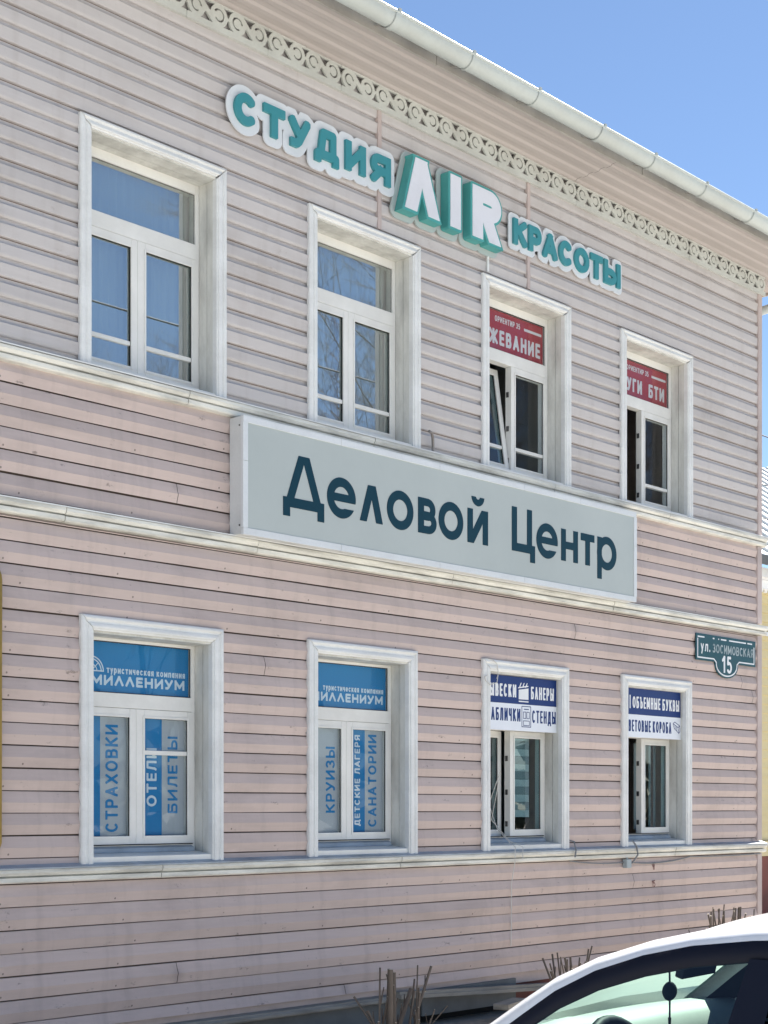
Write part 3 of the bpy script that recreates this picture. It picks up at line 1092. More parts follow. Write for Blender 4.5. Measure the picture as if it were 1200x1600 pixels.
def sash_mesh(w, z0, z1, bar=None, sw=.053):
    """sash in its own frame: x 0..w, y 0..-.055 (front), with black gasket lines"""
    mb = MB()
    ring(mb, 0, w, z0, z1, sw, -.016, .045, M['frame'])
    ring(mb, sw - .012, w - sw + .012, z0 + sw - .012, z1 - sw + .012, .016, -.021, -.0165, M['frame'])
    ring(mb, sw - .001, w - sw + .001, z0 + sw - .001, z1 - sw + .001, .006, -.008, .0, M['gasket'])
    if bar:
        mb.box(sw + .004, w - sw - .004, -.012, .03, bar - .014, bar + .014, M['frame'])
    return mb


def pane_mesh(x0, x1, z0, z1, y, mat):
    mb = MB()
    mb.box(x0, x1, y, y + .012, z0, z1, mat)
    return mb


def make_window(name, x, z, W, Hh, label, upper, left='shut', left_bar=None, right_bar=None, film=None, transom=True, label_part=None):
    """window part of the house with frame, casing, sashes, panes, sill as sub-parts"""
    w = MB()
    fw = .086 if upper else .095
    # fixed frame = the window part itself
    ix0, ix1 = fw - .006, W - fw + .006       # reveal inner faces
    fx0, fx1 = ix0 + .002, ix1 - .002
    zt = Hh - (.086 if upper else .107)
    z_fb = .030 if upper else .062
    zg0 = .125 + .045 if upper else .157
    jw = .030
    wt_ = .062 if upper else .020
    tb0, tb1 = (.939, 1.041) if upper else (.985, 1.078)
    ring(w, fx0, fx1, z_fb, zt, jw, FD, FD + .07, M['frame'], wb=.05, wt=wt_)
    w.box(fx0 + jw, fx1 - jw, FD - .004, FD + .07, tb0, tb1, M['frame'])
    xm = (fx0 + fx1) / 2 - .005
    ring(w, fx0 + jw - .001, fx1 - jw + .001, tb1 - .001, zt - wt_ + .001, .007, FD + .012, FD + .02, M['gasket'])
    win = w.build(name, house, (x, 0, z), bevel=.003)
    if label_part:
        win['label'] = label_part
    c = MB()
    casing(c, W, Hh, fw, M['trim'])
    c.build('casing', win)
    # reveal boards with a groove, soffit board, sloping sill
    r_ = MB()
    zs = .02
    for side in (0, 1):
        xa = ix0 if side == 0 else ix1
        sx = -1 if side == 0 else 1
        for ya, yb in ((-.03, FD * .42), (FD * .42 + .005, FD + .03)):
            xA, xB = (xa + sx * .018, xa) if side == 0 else (xa, xa + sx * .018)
            r_.box(min(xA, xB), max(xA, xB), ya, yb, zs, zt + .012, M['reveal'])
    for ya, yb in ((-.03, FD * .5), (FD * .5 + .004, FD + .03)):
        r_.box(ix0, ix1, ya, yb, zt, zt + .018, M['reveal'])
    r_.build('reveal', win)
    s = MB()
    s.prism_x([(FD + .01, z_fb + .002), (FD - .02, z_fb - .002), (-.02, min(.045, z_fb - .006)), (-.032, min(.040, z_fb - .010)), (-.032, .004), (FD + .01, .004)], ix0 + .002, ix1 - .002, M['frame'])
    if not upper:
        s.prism_x([(FD + .008, .104), (FD - .03, .086), (FD - .036, .060), (FD + .008, .060)], ix0 + .004, ix1 - .035, M['flash'])
        s.box(ix0 + .004, ix1 - .03, FD - .012, FD + .006, .1055, .1125, M['gasket'])
    s.build('sill', win)
    # transom light
    px0, px1, pz0, pz1 = fx0 + jw, fx1 - jw, tb1, zt - wt_
    pane_mesh(px0 + .004, px1 - .004, pz0 + .004, pz1 - .004, FD + .010, M['fglass'] if (film and 'top' in film) else M['glass']).build('pane', win)
    if film and 'top' in film:
        fm = MB()
        film['top'](fm, px0 + .005, px1 - .005, pz0 + .005, pz1 - .005, FD + .026)
        fm.build('window_film', win)
    # sashes
    s0, s1 = .056, tb0 - .002
    if not upper:
        s0 = .108
    lw = xm - .004 - (fx0 + jw - .016)
    lx = fx0 + jw - .016
    rx0 = xm + .004
    rw = (fx1 - jw + .016) - rx0
    sw = .053
    pm = M['fglass'] if film else (M['glass'] if upper else M['lglass'])
    sl = sash_mesh(lw, s0, s1, left_bar, sw).build('sash', win, (lx, FD + .012, 0), bevel=.003)
    pl = pane_mesh(sw + .003, lw - sw - .003, s0 + sw + .003, s1 - sw - .003, 0, pm if left == 'shut' else M['lglass']).build('pane', win, (lx, FD + .012, 0))
    if left == 'tilt':
        # bottom-hung, leaning into the room
        for o in (sl, pl):
            o.rotation_euler = (R(-8.5), 0, 0)
            o.location = (lx, FD + .02 - s0 * math.sin(R(8.5)) + .0, s0 - s0 * math.cos(R(8.5)))
    elif left == 'open':
        for o in (sl, pl):
            o.rotation_euler = (0, 0, R(80))
            o.location = (lx + .02, FD + .08, 0)
    elif left == 'ajar':
        for o in (sl, pl):
            o.rotation_euler = (0, 0, R(7))
            o.location = (lx + .012, FD + .05, 0)
    sr = sash_mesh(rw, s0, s1, right_bar, sw)
    if left in ('open', 'ajar', 'tilt'):
        for q in (.12, .42, .74):
            zc = s0 + (s1 - s0) * q
            sr.box(-.006, -.0005, .008, .034, zc - .022, zc + .022, M['hard'])
    # mullion cover of the right sash closes the gap
    if left == 'shut' or left == 'tilt':
        sr.box(-.012, .0, -.018, .0, s0, s1, M['frame']) if left == 'shut' else None
    sr.build('sash', win, (rx0, FD + .010, 0), bevel=.003)
    pane_mesh(sw + .003, rw - sw - .003, s0 + sw + .003, s1 - sw - .003, 0, pm).build('pane', win, (rx0, FD + .012, 0))
    if film:
        if 'left' in film:
            fm = MB()
            film['left'](fm, lx + sw + .004, lx + lw - sw - .004, s0 + sw + .004, s1 - sw - .004, FD + .027)
            fm.build('window_film', win)
        if 'right' in film:
            fm = MB()
            film['right'](fm, rx0 + sw + .004, rx0 + rw - sw - .004, s0 + sw + .004, s1 - sw - .004, FD + .027)
            fm.build('window_film', win)
    return win, dict(fx0=fx0, fx1=fx1, rx0=rx0, rw=rw, s0=s0, s1=s1, sw=sw, lx=lx, lw=lw, ix0=ix0, ix1=ix1, zt=zt)


def plate_mb(mb, x0, x1, z0, z1, y, mat):
    mb.box(x0, x1, y, y + .002, z0, z1, mat)


def film_red(words, xw, ww):
    def fn(mb, x0, x1, z0, z1, y):
        plate_mb(mb, x0, x1, z0, z1, y, M['fred'])
        h = z1 - z0
        put_text(mb, 'ОРИЕНТИР 35', x1 - .02 - xw, z1 - .275 * h, ww, .145 * h, .0085, y - .0008, M['fpale'], gap=.2)
        mb.box(x1 - .26, x1 - .022, y - .0016, y - .0008, z1 - .275 * h + .002, z1 - .275 * h + .024, M['fpale'])
        for s, xa, wa in words:
            put_text(mb, s, x1 - .025 - xa, z0 + .15 * h, wa, .38 * h, .026, y - .0008, M['fpale'], gap=.2)
    return fn


def film_travel(logo_dx):
    def fn(mb, x0, x1, z0, z1, y):
        plate_mb(mb, x0, x1, z0, z1, y, M['fblue'])
        h = z1 - z0
        r_ = x1 - .035
        put_text(mb, 'туристическая компания', r_ + .005 - .64, z0 + .385 * h, .64, .105 * h / .74, .0085, y - .0008, M['fwhite'], gap=.17)
        put_text(mb, 'МИΛΛЕНИУМ', r_ - .755, z0 + .135 * h, .755, .205 * h, .0165, y - .0008, M['fwhite'], gap=.17)
        cx, cz = r_ - .755 + logo_dx, z0 + .40 * h
        for rr, tt in ((.095, .008), (.078, .008), (.045, .006)):
            res_ = .002
            X, Y = np.meshgrid(np.arange(-.12, .12, res_), np.arange(-.01, .12, res_))
            F = np.maximum(np.abs(np.hypot(X, Y) - rr) - tt / 2, -Y)
            if rr > .09:
                F = np.minimum(F, sd_box(X, Y, -.099, .099, 0, .008))
            if rr < .05:
                F = np.minimum(F, np.maximum(sd_stroke(X, Y, [(0, 0), (.055, .055)], .005), -Y))
            for lp in [contour(F, X[0, 0], Y[0, 0], res_)]:
                keep = [[(u, v) for u, v in l] for l in lp]
                mb.flat([[(max(u, x0 + .002 - cx), v) for u, v in l] for l in keep], .0008, lambda p: (cx + p[0], y - .0006 - .0002 * (rr < .09) + p[2], cz + p[1]), M['fwhite'])
    return fn


def film_words(split, words, flip=False):
    """vertical halves: blue and grey; words = [(text, x as share, start, length, height, thickness, on blue?)]"""
    def fn(mb, x0, x1, z0, z1, y):
        w, h = x1 - x0, z1 - z0
        xs = x0 + w * split
        if split > 0:
            plate_mb(mb, x0, xs - .0005, z0, z1, y, M['fblue'])
        plate_mb(mb, xs, x1, z0, z1, y, M['fgrey'])
        for s, xa, za, ln, hh, tt, onblue in words:
            put_text(mb, s, x0 + w * xa, z0 + h * za, h * ln, hh, tt, y - .0008, M['fwhite'] if onblue else M['fblue'], rot=True, gap=.2)
    return fn


UB = .292
make_window('window', WXU[0], ZU0, W_UP, ZU1 - ZU0, '', True, 'shut', UB - .03, UB - .03)
make_window('window', WXU[1], ZU0, W_UP, ZU1 - ZU0, '', True, 'shut', UB - .03, UB - .03)
make_window('window', WXU[2], ZU0, W_UP, ZU1 - ZU0, '', True, 'tilt', UB - .03, UB - .03,
            film={'top': film_red([('ЖЕВАНИЕ', .70, .685)], .63, .335)}, label_part='window with red film above and a tilted sash')
make_window('window', WXU[3], ZU0, W_UP, ZU1 - ZU0, '', True, 'open', None, UB - .03,
            film={'top': film_red([('УГИ', .64, .245), ('БТИ', .285, .262)], .655, .365)}, label_part='window with red film above and an open sash')
make_window('window', WXL[0], ZL0, W_LO, ZL1 - ZL0, '', False, 'shut', None, .705,
            film={'top': film_travel(0.0),
                  'left': film_words(.40, [('СТРАХОВКИ', .80, .035, .90, .098, .0165, False)]),
                  'right': film_words(.47, [('ОТЕЛИ', .345, .25, .50, .083, .0155, True), ('БИЛЕТЫ', .84, .19, .667, .083, .0155, False)])})
make_window('window', WXL[1], ZL0, W_LO, ZL1 - ZL0, '', False, 'shut', None, None,
            film={'top': film_travel(-.03),
                  'left': film_words(.0, [('КРУИЗЫ', .90, .19, .635, .093, .0165, False)]),
                  'right': film_words(.46, [('ДЕТСКИЕ ЛАГЕРЯ', .305, .06, .89, .057, .0115, True), ('САНАТОРИИ', .81, .05, .91, .090, .0165, False)])})
w3, d3 = make_window('window', WXL[2], ZL0, W_LO, ZL1 - ZL0, '', False, 'ajar', None, None)
w4, d4 = make_window('window', WXL[3], ZL0, W_LO, ZL1 - ZL0, '', False, 'open', None, None)
mb = MB()
zz = d3['s0'] + .16
i = 0
while zz < d3['s1'] - .05:
    mb.box(d3['rx0'] + .03, d3['rx0'] + d3['rw'] - .11, FD + .075, FD + .079, zz, zz + .062, M['blind'] if i % 2 == 0 else M['blind2'])
    zz += .064
    i += 1
mb.build('striped_blind', w3)
mb = MB()
for i in range(5):
    xx = d4['rx0'] + .05 + i * .082
    mb.obox((xx, FD + .10, (d4['s0'] + d4['s1']) / 2), (.036, .012, 0), (0, .001, 0), (0, 0, .40), M['blind2'])
mb.build('vertical_blind', w4)
# pale curtains added behind the two upper left windows to brighten their glass
for wn_, (ca, cb) in (('window', (.08, 1.10)), ('window.001', (.08, 1.10))):
    w_ = bpy.data.objects[wn_]
    mb = MB()
    rows = [[], []]
    for i in range(80):
        u = ca + (cb - ca) * i / 79
        yy = FD + .115 + .018 * math.sin(i * 1.15 + .6 * math.sin(i * .21)) + .006 * math.sin(i * 2.3)
        rows[0].append((u, yy, .10))
        rows[1].append((u, yy, 1.42))
    mb.grid(rows, M['added_curtain'])
    mb.build('added_curtain', w_)

# graffiti scribble on the bottom boards
mb = MB()
for tx_, w_, h_, z_ in (('ЧГ', .055, .07, 1.155), ('15', .05, .06, 1.0)):
    mb = MB()
    for lp in text_loops(tx_, w_, h_, .0065):
        mb.flat(lp, .001, lambda p: (6.27 + p[0], -.039 + p[2], z_ + p[1]), M['graffiti'])
    mb.build('graffiti', house)

# ================================================================== SIGN BOX
BX0, BX1, BZ0, BZ1, BY = 1.195, 5.815, 3.535, 4.318, -.168
sign = empty('light_box_sign', (BX0, 0, BZ0))
tag(sign, 'long pale grey light box sign with dark lettering between the storeys', 'sign')
W, Hh = BX1 - BX0, BZ1 - BZ0
mb = MB()
mb.box(0, W, BY + .016, -.036, 0, Hh, M['boxside'])
mb.build('case', sign, bevel=.002)
mb = MB()
mb.box(.036, W - .036, BY - .002, BY + .0155, .036, Hh - .036, M['boxface'])
mb.build('face_panel', sign)
mb = MB()
js = [0.0, .92, 1.98, 3.02, 3.78, W]
for a, b in zip(js[:-1], js[1:]):
    mb.box(a + (.0015 if a else 0), b - .0015, BY - .008, BY + .0155, Hh - .042, Hh + .004, M['boxtrim'])
    mb.box(a + (.0015 if a else 0), b - .0015, BY - .008, BY + .0155, -.004, .042, M['boxtrim'])
for x0_, x1_ in ((-.004, .040), (W - .040, W + .004)):
    mb.box(x0_, x1_, BY - .0085, BY + .0155, .0425, Hh * .62, M['boxtrim'])
    mb.box(x0_, x1_, BY - .0085, BY + .0155, Hh * .62 + .002, Hh - .0425, M['boxtrim'])
mb.build('edge_trim', sign, bevel=.0015)
for zz in (.06, Hh - .06):
    mb = MB()
    mb.tube([(-.0055, BY + .03, zz), (-.002, BY + .03, zz)], .006, M['hard'])
    mb.build('screw', sign)

# lettering of the box: upper case 0.42 high with a geometric face
XO, ZB = -BX0, 3.842 - BZ0        # baseline height above the box's foot


def big(fn, x0, x1, z0, z1, res_=.0032):
    X, Y = np.meshgrid(np.arange(x0 - .02, x1 + .02, res_), np.arange(z0 - .02, z1 + .02, res_))
    lp = contour(fn(X, Y), X[0, 0], Y[0, 0], res_)
    m_ = MB()
    m_.flat(lp, .003, lambda p: (p[0] + XO, BY - .0035 + p[2], p[1] - BZ0), M['navytext'])
    return m_.build('letter', sign)


ZC = (3.762 + 4.049) / 2 + .07 - .07      # centre of the round lower case letters (eye height 1.72)
CB, CT = 3.771, 4.036                     # x-height letters
RO, TK = .144, .066


def U(*fs):
    F = fs[0]
    for f_ in fs[1:]:
        F = np.minimum(F, f_)
    return F


def ring_f(cx, cz, ro=RO, t=TK):
    return lambda X, Y: np.abs(np.hypot(X - cx, Y - cz) - (ro - t / 2)) - t / 2


def e_f(cx):
    def f_(X, Y):
        F = ring_f(cx, ZC)(X, Y)
        F = np.maximum(F, -sd_box(X, Y, cx + .02, cx + .3, ZC - .072, ZC - .026))
        bar = np.maximum(sd_box(X, Y, cx - RO + .02, cx + RO - .001, ZC - .026, ZC + .030), np.hypot(X - cx, Y - ZC) - RO)
        return np.minimum(F, bar)
    return f_


# Д
big(lambda X, Y: U(sd_stroke(X, Y, [(1.755, 4.145), (1.622, 3.80)], .064), sd_stroke(X, Y, [(1.755, 4.145), (1.886, 3.80)], .064), sd_box(X, Y, 1.557, 1.949, 3.771, 3.838),
                   sd_box(X, Y, 1.557, 1.622, 3.708, 3.80), sd_box(X, Y, 1.884, 1.949, 3.708, 3.80)) if False else
    np.maximum(U(np.maximum(U(sd_stroke(X, Y, [(1.762, 4.20), (1.613, 3.80)], .066), sd_stroke(X, Y, [(1.746, 4.20), (1.893, 3.80)], .066)), Y - 4.134), sd_box(X, Y, 1.557, 1.949, 3.771, 3.838),
                 sd_box(X, Y, 1.557, 1.622, 3.708, 3.80), sd_box(X, Y, 1.884, 1.949, 3.708, 3.80)), -(Y - 3.70) - 1), 1.54, 1.97, 3.69, 4.15)
big(e_f(2.121), 1.97, 2.28, 3.75, 4.06)
big(lambda X, Y: np.maximum(U(sd_stroke(X, Y, [(2.446, 4.10), (2.318, 3.70)], .067), sd_stroke(X, Y, [(2.420, 4.10), (2.534, 3.70)], .067)), sd_box(X, Y, 2.2, 2.7, CB + .004, CT + .004)), 2.27, 2.58, 3.75, 4.06)
big(lambda X, Y: ring_f(2.735, ZC)(X, Y), 2.58, 2.89, 3.75, 4.06)
# в
big(lambda X, Y: U(sd_box(X, Y, 2.931, 2.997, CB, CT), sd_stroke(X, Y, [(2.96, CT - .029)] + [(3.040, CT - .029)] + arc(3.040, CT - .083, .058, .054, 90, -90) + [(2.96, CT - .137)], .058),
                   sd_stroke(X, Y, [(2.96, CT - .127), (3.045, CT - .127)] + arc(3.045, CB + .083, .066, .054, 90, -90) + [(2.96, CB + .029)], .058)), 2.92, 3.16, 3.76, 4.05)
big(lambda X, Y: ring_f(3.308, ZC)(X, Y), 3.15, 3.46, 3.75, 4.06)


# й
def i_f(X, Y):
    F = U(sd_box(X, Y, 3.503, 3.568, CB, CT), sd_box(X, Y, 3.688, 3.753, CB, CT))
    F = np.minimum(F, np.maximum(sd_stroke(X, Y, [(3.518, 3.74), (3.738, 4.07)], .066), sd_box(X, Y, 3.503, 3.753, CB, CT)))
    br = np.maximum(np.abs(np.hypot(X - 3.629, Y - 4.142) - .053) - .026, Y - 4.134)
    return np.minimum(F, br)


big(i_f, 3.49, 3.77, 3.76, 4.15)
big(lambda X, Y: U(sd_box(X, Y, 4.053, 4.119, 3.774, 4.127), sd_box(X, Y, 4.250, 4.315, 3.774, 4.127), sd_box(X, Y, 4.053, 4.356, 3.774, 3.841), sd_box(X, Y, 4.291, 4.356, 3.703, 3.841)), 4.04, 4.37, 3.69, 4.14)
big(e_f(4.518), 4.37, 4.68, 3.75, 4.06)
big(lambda X, Y: U(sd_box(X, Y, 4.710, 4.775, CB, CT), sd_box(X, Y, 4.880, 4.945, CB, CT), sd_box(X, Y, 4.74, 4.91, 3.873, 3.935)), 4.69, 4.96, 3.76, 4.05)
big(lambda X, Y: U(sd_box(X, Y, 4.986, 5.182, CT - .062, CT), sd_box(X, Y, 5.051, 5.117, CB, CT)), 4.97, 5.2, 3.76, 4.05)
big(lambda X, Y: U(sd_box(X, Y, 5.225, 5.290, 3.678, CT), ring_f(5.366, ZC)(X, Y)), 5.21, 5.52, 3.67, 4.06)


# ================================================================== CHANNEL LETTER SIGNS
def letter_sign(name, label, letters, y_face, depth, y_plate, rad, mat_side, mat_face=None, rim=0.012, plate_name='backing_plate', t=.05, x_shift=0.0):
    """letters: [(ch, x, z, W, H)] in world facade coordinates; one white contour plate behind them"""
    x0 = min(l[1] for l in letters)
    x1 = max(l[1] + l[3] for l in letters)
    z0 = min(l[2] for l in letters)
    z1 = max(l[2] + l[4] for l in letters)
    root = empty(name, (x0, 0, z0))
    tag(root, label, 'sign')
    res_ = .0045
    X, Y = np.meshgrid(np.arange(x0 - rad - .12, x1 + rad + .12, res_), np.arange(z0 - rad - .12, z1 + rad + .12, res_))
    F = np.full(X.shape, 1e9)
    for ch, x, z, w, h in letters:
        F = np.minimum(F, glyph_field(X, Y, ch, x, z, w, h, t))
    lp = contour(F - rad, X[0, 0], Y[0, 0], res_)
    mb = MB()
    big_ = [l for l in lp if abs(sum(l[i - 1][0] * l[i][1] - l[i][0] * l[i - 1][1] for i in range(len(l)))) / 2 > .004]
    mb.flat(big_, .010, lambda p: (p[0] - x0, y_plate - .005 + p[2], p[1] - z0), M['plate'])
    pl = mb.build(plate_name, root, bevel=0)
    for k_, (ch, x, z, w, h) in enumerate(letters):
        for zz_ in ((z - rad * .62,) if k_ % 2 else (z - rad * .62, z + h + rad * .62)):
            m_ = MB()
            m_.tube([(x + w * .55 - x0, y_plate - .0075, zz_ - z0), (x + w * .55 - x0, y_plate - .0045, zz_ - z0)], .0055, M['hard'], 8)
            m_.build('screw', root)
    for ch, x, z, w, h in letters:
        r2 = .0026
        X, Y = np.meshgrid(np.arange(x - .02, x + w + .02, r2), np.arange(z - .12, z + h + .04, r2))
        F = glyph_field(X, Y, ch, x, z, w, h, t)
        m_ = MB()
        m_.flat(contour(F, X[0, 0], Y[0, 0], r2), depth, lambda p: (p[0] - x0, y_face + depth / 2 + p[2], p[1] - z0), mat_side)
        lo = m_.build('letter', root)
        if mat_face:
            m_ = MB()
            m_.flat(contour(F + rim, X[0, 0], Y[0, 0], r2), .004, lambda p: (p[0] - x0, y_face - .002 + p[2], p[1] - z0), mat_face)
            m_.build('letter_face', lo)
    return root


zb, zt = 6.300, 6.512
letter_sign('letter_sign', 'teal word on a white contour plate, upper left start of the slanted shop sign', [
    ('С', 1.203, zb, .208, .215), ('Т', 1.466, zb, .198, zt - zb), ('У', 1.706, zb, .198, zt - zb), ('Д', 1.952, zb + .002, .238, zt - zb - .0),
    ('И', 2.258, zb, .208, zt - zb), ('Я', 2.525, zb, .208, zt - zb)], -.082, .022, -.050, .058, M['teal'], t=.060)


def air():
    root = empty('letter_sign', (2.77, 0, 6.17))
    tag(root, 'three large white faced letters with deep teal sides, middle part of the slanted shop sign', 'sign')
    Z0, Z1 = 6.172, 6.572
    ox, oz = 2.77, 6.17
    yf, dp = -.140, .080
    shapes = [
        (lambda X, Y: np.maximum(U(sd_stroke(X, Y, [(2.850, 6.05), (3.022, 6.64)], .128), sd_stroke(X, Y, [(2.972, 6.64), (3.190, 6.05)], .118)), sd_box(X, Y, 2.7, 3.4, Z0, Z1)), 2.78, 3.26),
        (lambda X, Y: sd_box(X, Y, 3.336, 3.456, Z0, Z1), 3.31, 3.48),
        (lambda X, Y: np.maximum(U(sd_box(X, Y, 3.600, 3.724, Z0, Z1), sd_stroke(X, Y, [(3.64, Z1 - .055), (3.815, Z1 - .055)] + arc(3.815, Z1 - .1215, .080, .0665, 90, -90) + [(3.64, Z1 - .188)], .110),
                                   sd_stroke(X, Y, [(3.745, Z1 - .17), (3.92, 6.10)], .125)), sd_box(X, Y, 3.58, 4.0, Z0, Z1)), 3.57, 4.01)]
    res_ = .0045
    X, Y = np.meshgrid(np.arange(2.6, 4.25, res_), np.arange(5.98, 6.75, res_))
    F = np.minimum(np.minimum(shapes[0][0](X, Y), shapes[1][0](X, Y)), shapes[2][0](X, Y))
    G = np.full(X.shape, 1e9)
    for l in contour(F, X[0, 0], Y[0, 0], res_):
        if sum(1 for q in l if 3.70 < q[0] < 3.9 and 6.35 < q[1] < 6.55) < len(l):
            G = np.minimum(G, sd_poly(X, Y, l))
    lp = [l for l in contour(G - .066, X[0, 0], Y[0, 0], res_) if len(l) > 12]
    mb = MB()
    mb.flat(lp, .012, lambda p: (p[0] - ox, -.051 + p[2], p[1] - oz), M['plategrey'])
    mb.build('backing_plate', root)
    for fn, a, b in shapes:
        r2 = .0026
        X, Y = np.meshgrid(np.arange(a - .04, b + .04, r2), np.arange(6.12, 6.63, r2))
        F = fn(X, Y)
        m_ = MB()
        m_.flat(contour(F - .021, X[0, 0], Y[0, 0], r2), dp, lambda p: (p[0] - ox, yf + dp / 2 + p[2], p[1] - oz), M['tealside'])
        lo = m_.build('letter', root)
        m_ = MB()
        m_.flat(contour(F - .001, X[0, 0], Y[0, 0], r2), .005, lambda p: (p[0] - ox, yf - .0025 + p[2], p[1] - oz), M['lface'])
        m_.build('letter_face', lo)


air()
kx = [('К', .178), ('Р', .168), ('А', .196), ('С', .196), ('О', .208), ('Т', .176), ('Ы', .248)]
x = 4.197
gap = (5.712 - x - sum(w for _, w in kx)) / 6
L = []
for ch, w in kx:
    L.append((ch, x, 6.288, w, .208))
    x += w + gap
letter_sign('letter_sign', 'teal word on a white contour plate, lower right end of the slanted shop sign', L, -.080, .024, -.049, .044, M['teal'], t=.056)

# ================================================================== STREET PLATE
sp = empty('street_plate', (7.003, 0, 2.975))
tag(sp, 'dark teal street name plate with a rounded tab at the house corner', 'sign')
PX0, PW = 7.003, 1.108
zA, zB_, zC = 3.120 - 2.975, 3.372 - 2.975, 0.0
cxm, rr = .557, .215
out = [(0, zA), (0, zB_), (PW, zB_), (PW, zA), (cxm + rr, zA)] + [(cxm + rr * math.cos(R(a)), zA - .02 + (zA - .02 - zC) * math.sin(R(a))) for a in range(0, -181, -12)] + [(cxm - rr, zA)]
mb = MB()
mb.flat([out], .008, lambda p: (p[0], -.042 + p[2], p[1]), M['streetplate'])
mb.build('plate', sp)
mb = MB()
for seg in ([(.03, zB_ - .03), (.15, zB_ - .03)], [(.30, zB_ - .03), (.33, zB_ - .03)], [(.40, zB_ - .03), (.415, zB_ - .03)], [(.45, zB_ - .03), (.55, zB_ - .03)], [(.60, zB_ - .03), (.92, zB_ - .03)], [(.95, zB_ - .03), (1.04, zB_ - .03)],
            [(1.078, zB_ - .06), (1.078, zA + .026), (cxm + rr + .02, zA + .026)] + [(cxm + (rr - .022) * math.cos(R(a)), zA - .015 + (zA - .035) * math.sin(R(a))) for a in range(6, -187, -12)] + [(cxm - rr - .02, zA + .026), (.03, zA + .026), (.03, zB_ - .045)]):
    res_ = .003
    X, Y = np.meshgrid(np.arange(-.02, PW + .02, res_), np.arange(-.02, zB_ + .02, res_))
    mb.flat(contour(sd_stroke(X, Y, seg, .013), X[0, 0], Y[0, 0], res_), .001, lambda p: (p[0], -.0468 + p[2], p[1]), M['white'])
mb.build('border', sp)
for tx_ in (('ул.', .085, zB_ - .165, .17, .10, .016), ('ЗОСИМОВСКАЯ', .30, zB_ - .165, .765, .085, .0135), ('15', cxm - .088, .05, .185, .165, .028)):
    mb = MB()
    put_text(mb, *tx_, -.0463, M['faded'] if len(tx_[0]) > 4 else M['white'], gap=.2)
    mb.build('lettering', sp)

# ================================================================== BANNERS HANGING OVER THE TWO RIGHT-HAND LOWER WINDOWS
def icon(mb, polys, x, z, y, mat):
    for pl in polys:
        mb.flat([pl], .0008, lambda p: (x + p[0], y - .0004 + p[2], z + p[1]), mat)


def rect_loop(a, b, c, d):
    return [(a, c), (b, c), (b, d), (a, d)]


def frame_loops(mb, x, z, y, mat, a, b, c, d, t_):
    for q in ((a, b, c, c + t_), (a, b, d - t_, d), (a, a + t_, c + t_, d - t_), (b - t_, b, c + t_, d - t_)):
        mb.flat([rect_loop(*q)], .0008, lambda p: (x + p[0], y - .0004 + p[2], z + p[1]), mat)


def banner(name, label, x0, x1, z0, zm, z1, y, words, iconf):
    root = empty(name, (x0, y, z0))
    tag(root, label, 'banner')
    W_, H_ = x1 - x0, z1 - z0
    b = MB()
    b.box(0, W_, 0, .006, zm - z0, H_, M['bnavy'])
    b.box(0, W_, 0, .006, 0, zm - z0 - .0005, M['bwhite'])
    b.build('sheet', root)
    for s, xa, wa, za, hh, tt, mt in words:
        b = MB()
        put_text(b, s, xa - x0, za - z0, wa, hh, tt, -.0004, mt, gap=.26)
        b.build('lettering', root)
    b = MB()
    iconf(b)
    b.build('symbol', root)
    return root


def icons3(b):
    x, z = .0, .0
    # clapper board between the two words
    cx = 4.385 - b3x
    icon(b, [[(0, 0), (.13, 0), (.13, .095), (0, .078)], [(-.01, .088), (-.006, .098), (.125, .118), (.13, .108)],
             [(.0, -.022), (.13, -.022), (.13, -.012), (0, -.012)]], cx, 2.612 - b3z, -.0004, M['white'])
    for k_ in range(3):
        icon(b, [[(.005 + k_ * .04, .10), (.025 + k_ * .04, .135), (.038 + k_ * .04, .138), (.018 + k_ * .04, .10)]], cx, 2.612 - b3z, -.0013, M['white'])
    fx = 4.424 - b3x
    frame_loops(b, fx, 2.384 - b3z, -.0004, M['bnavy'], 0, .125, 0, .175, .006)
    frame_loops(b, fx, 2.384 - b3z, -.0013, M['bnavy'], .02, .058, .07, .128, .005)
    frame_loops(b, fx, 2.384 - b3z, -.0013, M['bnavy'], .066, .105, .07, .128, .005)
    frame_loops(b, fx, 2.384 - b3z, -.0013, M['bnavy'], .02, .105, .012, .055, .005)
    icon(b, [rect_loop(.03, .095, .145, .152)], fx, 2.384 - b3z, -.0013, M['bnavy'])


y_b = .020
b3x, b3z = 3.947, 2.352
banner('banner', 'navy and white banner with a clapper board symbol in the window head', b3x, 4.902, b3z, 2.572, 2.795, y_b, [
    ('ВЫВЕСКИ', 3.952, .40, 2.624, .105, .0185, M['white']), ('БАНЕРЫ', 4.549, .315, 2.620, .105, .0165, M['white']),
    ('ТАБЛИЧКИ', 3.972, .435, 2.428, .105, .0165, M['bnavy']), ('СТЕНДЫ', 4.565, .325, 2.424, .105, .0155, M['bnavy'])], icons3)


def icons4(b):
    x, z = 6.710 - b4x, 2.415 - b4z
    for seg in ([(0, .09), (.085, .055), (.10, .0), (.02, .045), (0, .09)], [(.03, .075), (.04, .04)], [(.06, .065), (.065, .02)], [(.0, .09), (.03, .105), (.115, .07), (.085, .055)], [(.115, .07), (.118, .02), (.10, 0)]):
        res_ = .002
        X, Y = np.meshgrid(np.arange(-.02, .14, res_), np.arange(-.02, .13, res_))
        b.flat(contour(sd_stroke(X, Y, seg, .006), X[0, 0], Y[0, 0], res_), .0008, lambda p: (x + p[0], -.0006 + p[2], z + p[1]), M['bnavy'])
    b.box(5.995 - b4x, 6.010 - b4x, -.0010, -.0002, 2.615 - b4z, 2.735 - b4z, M['white'])


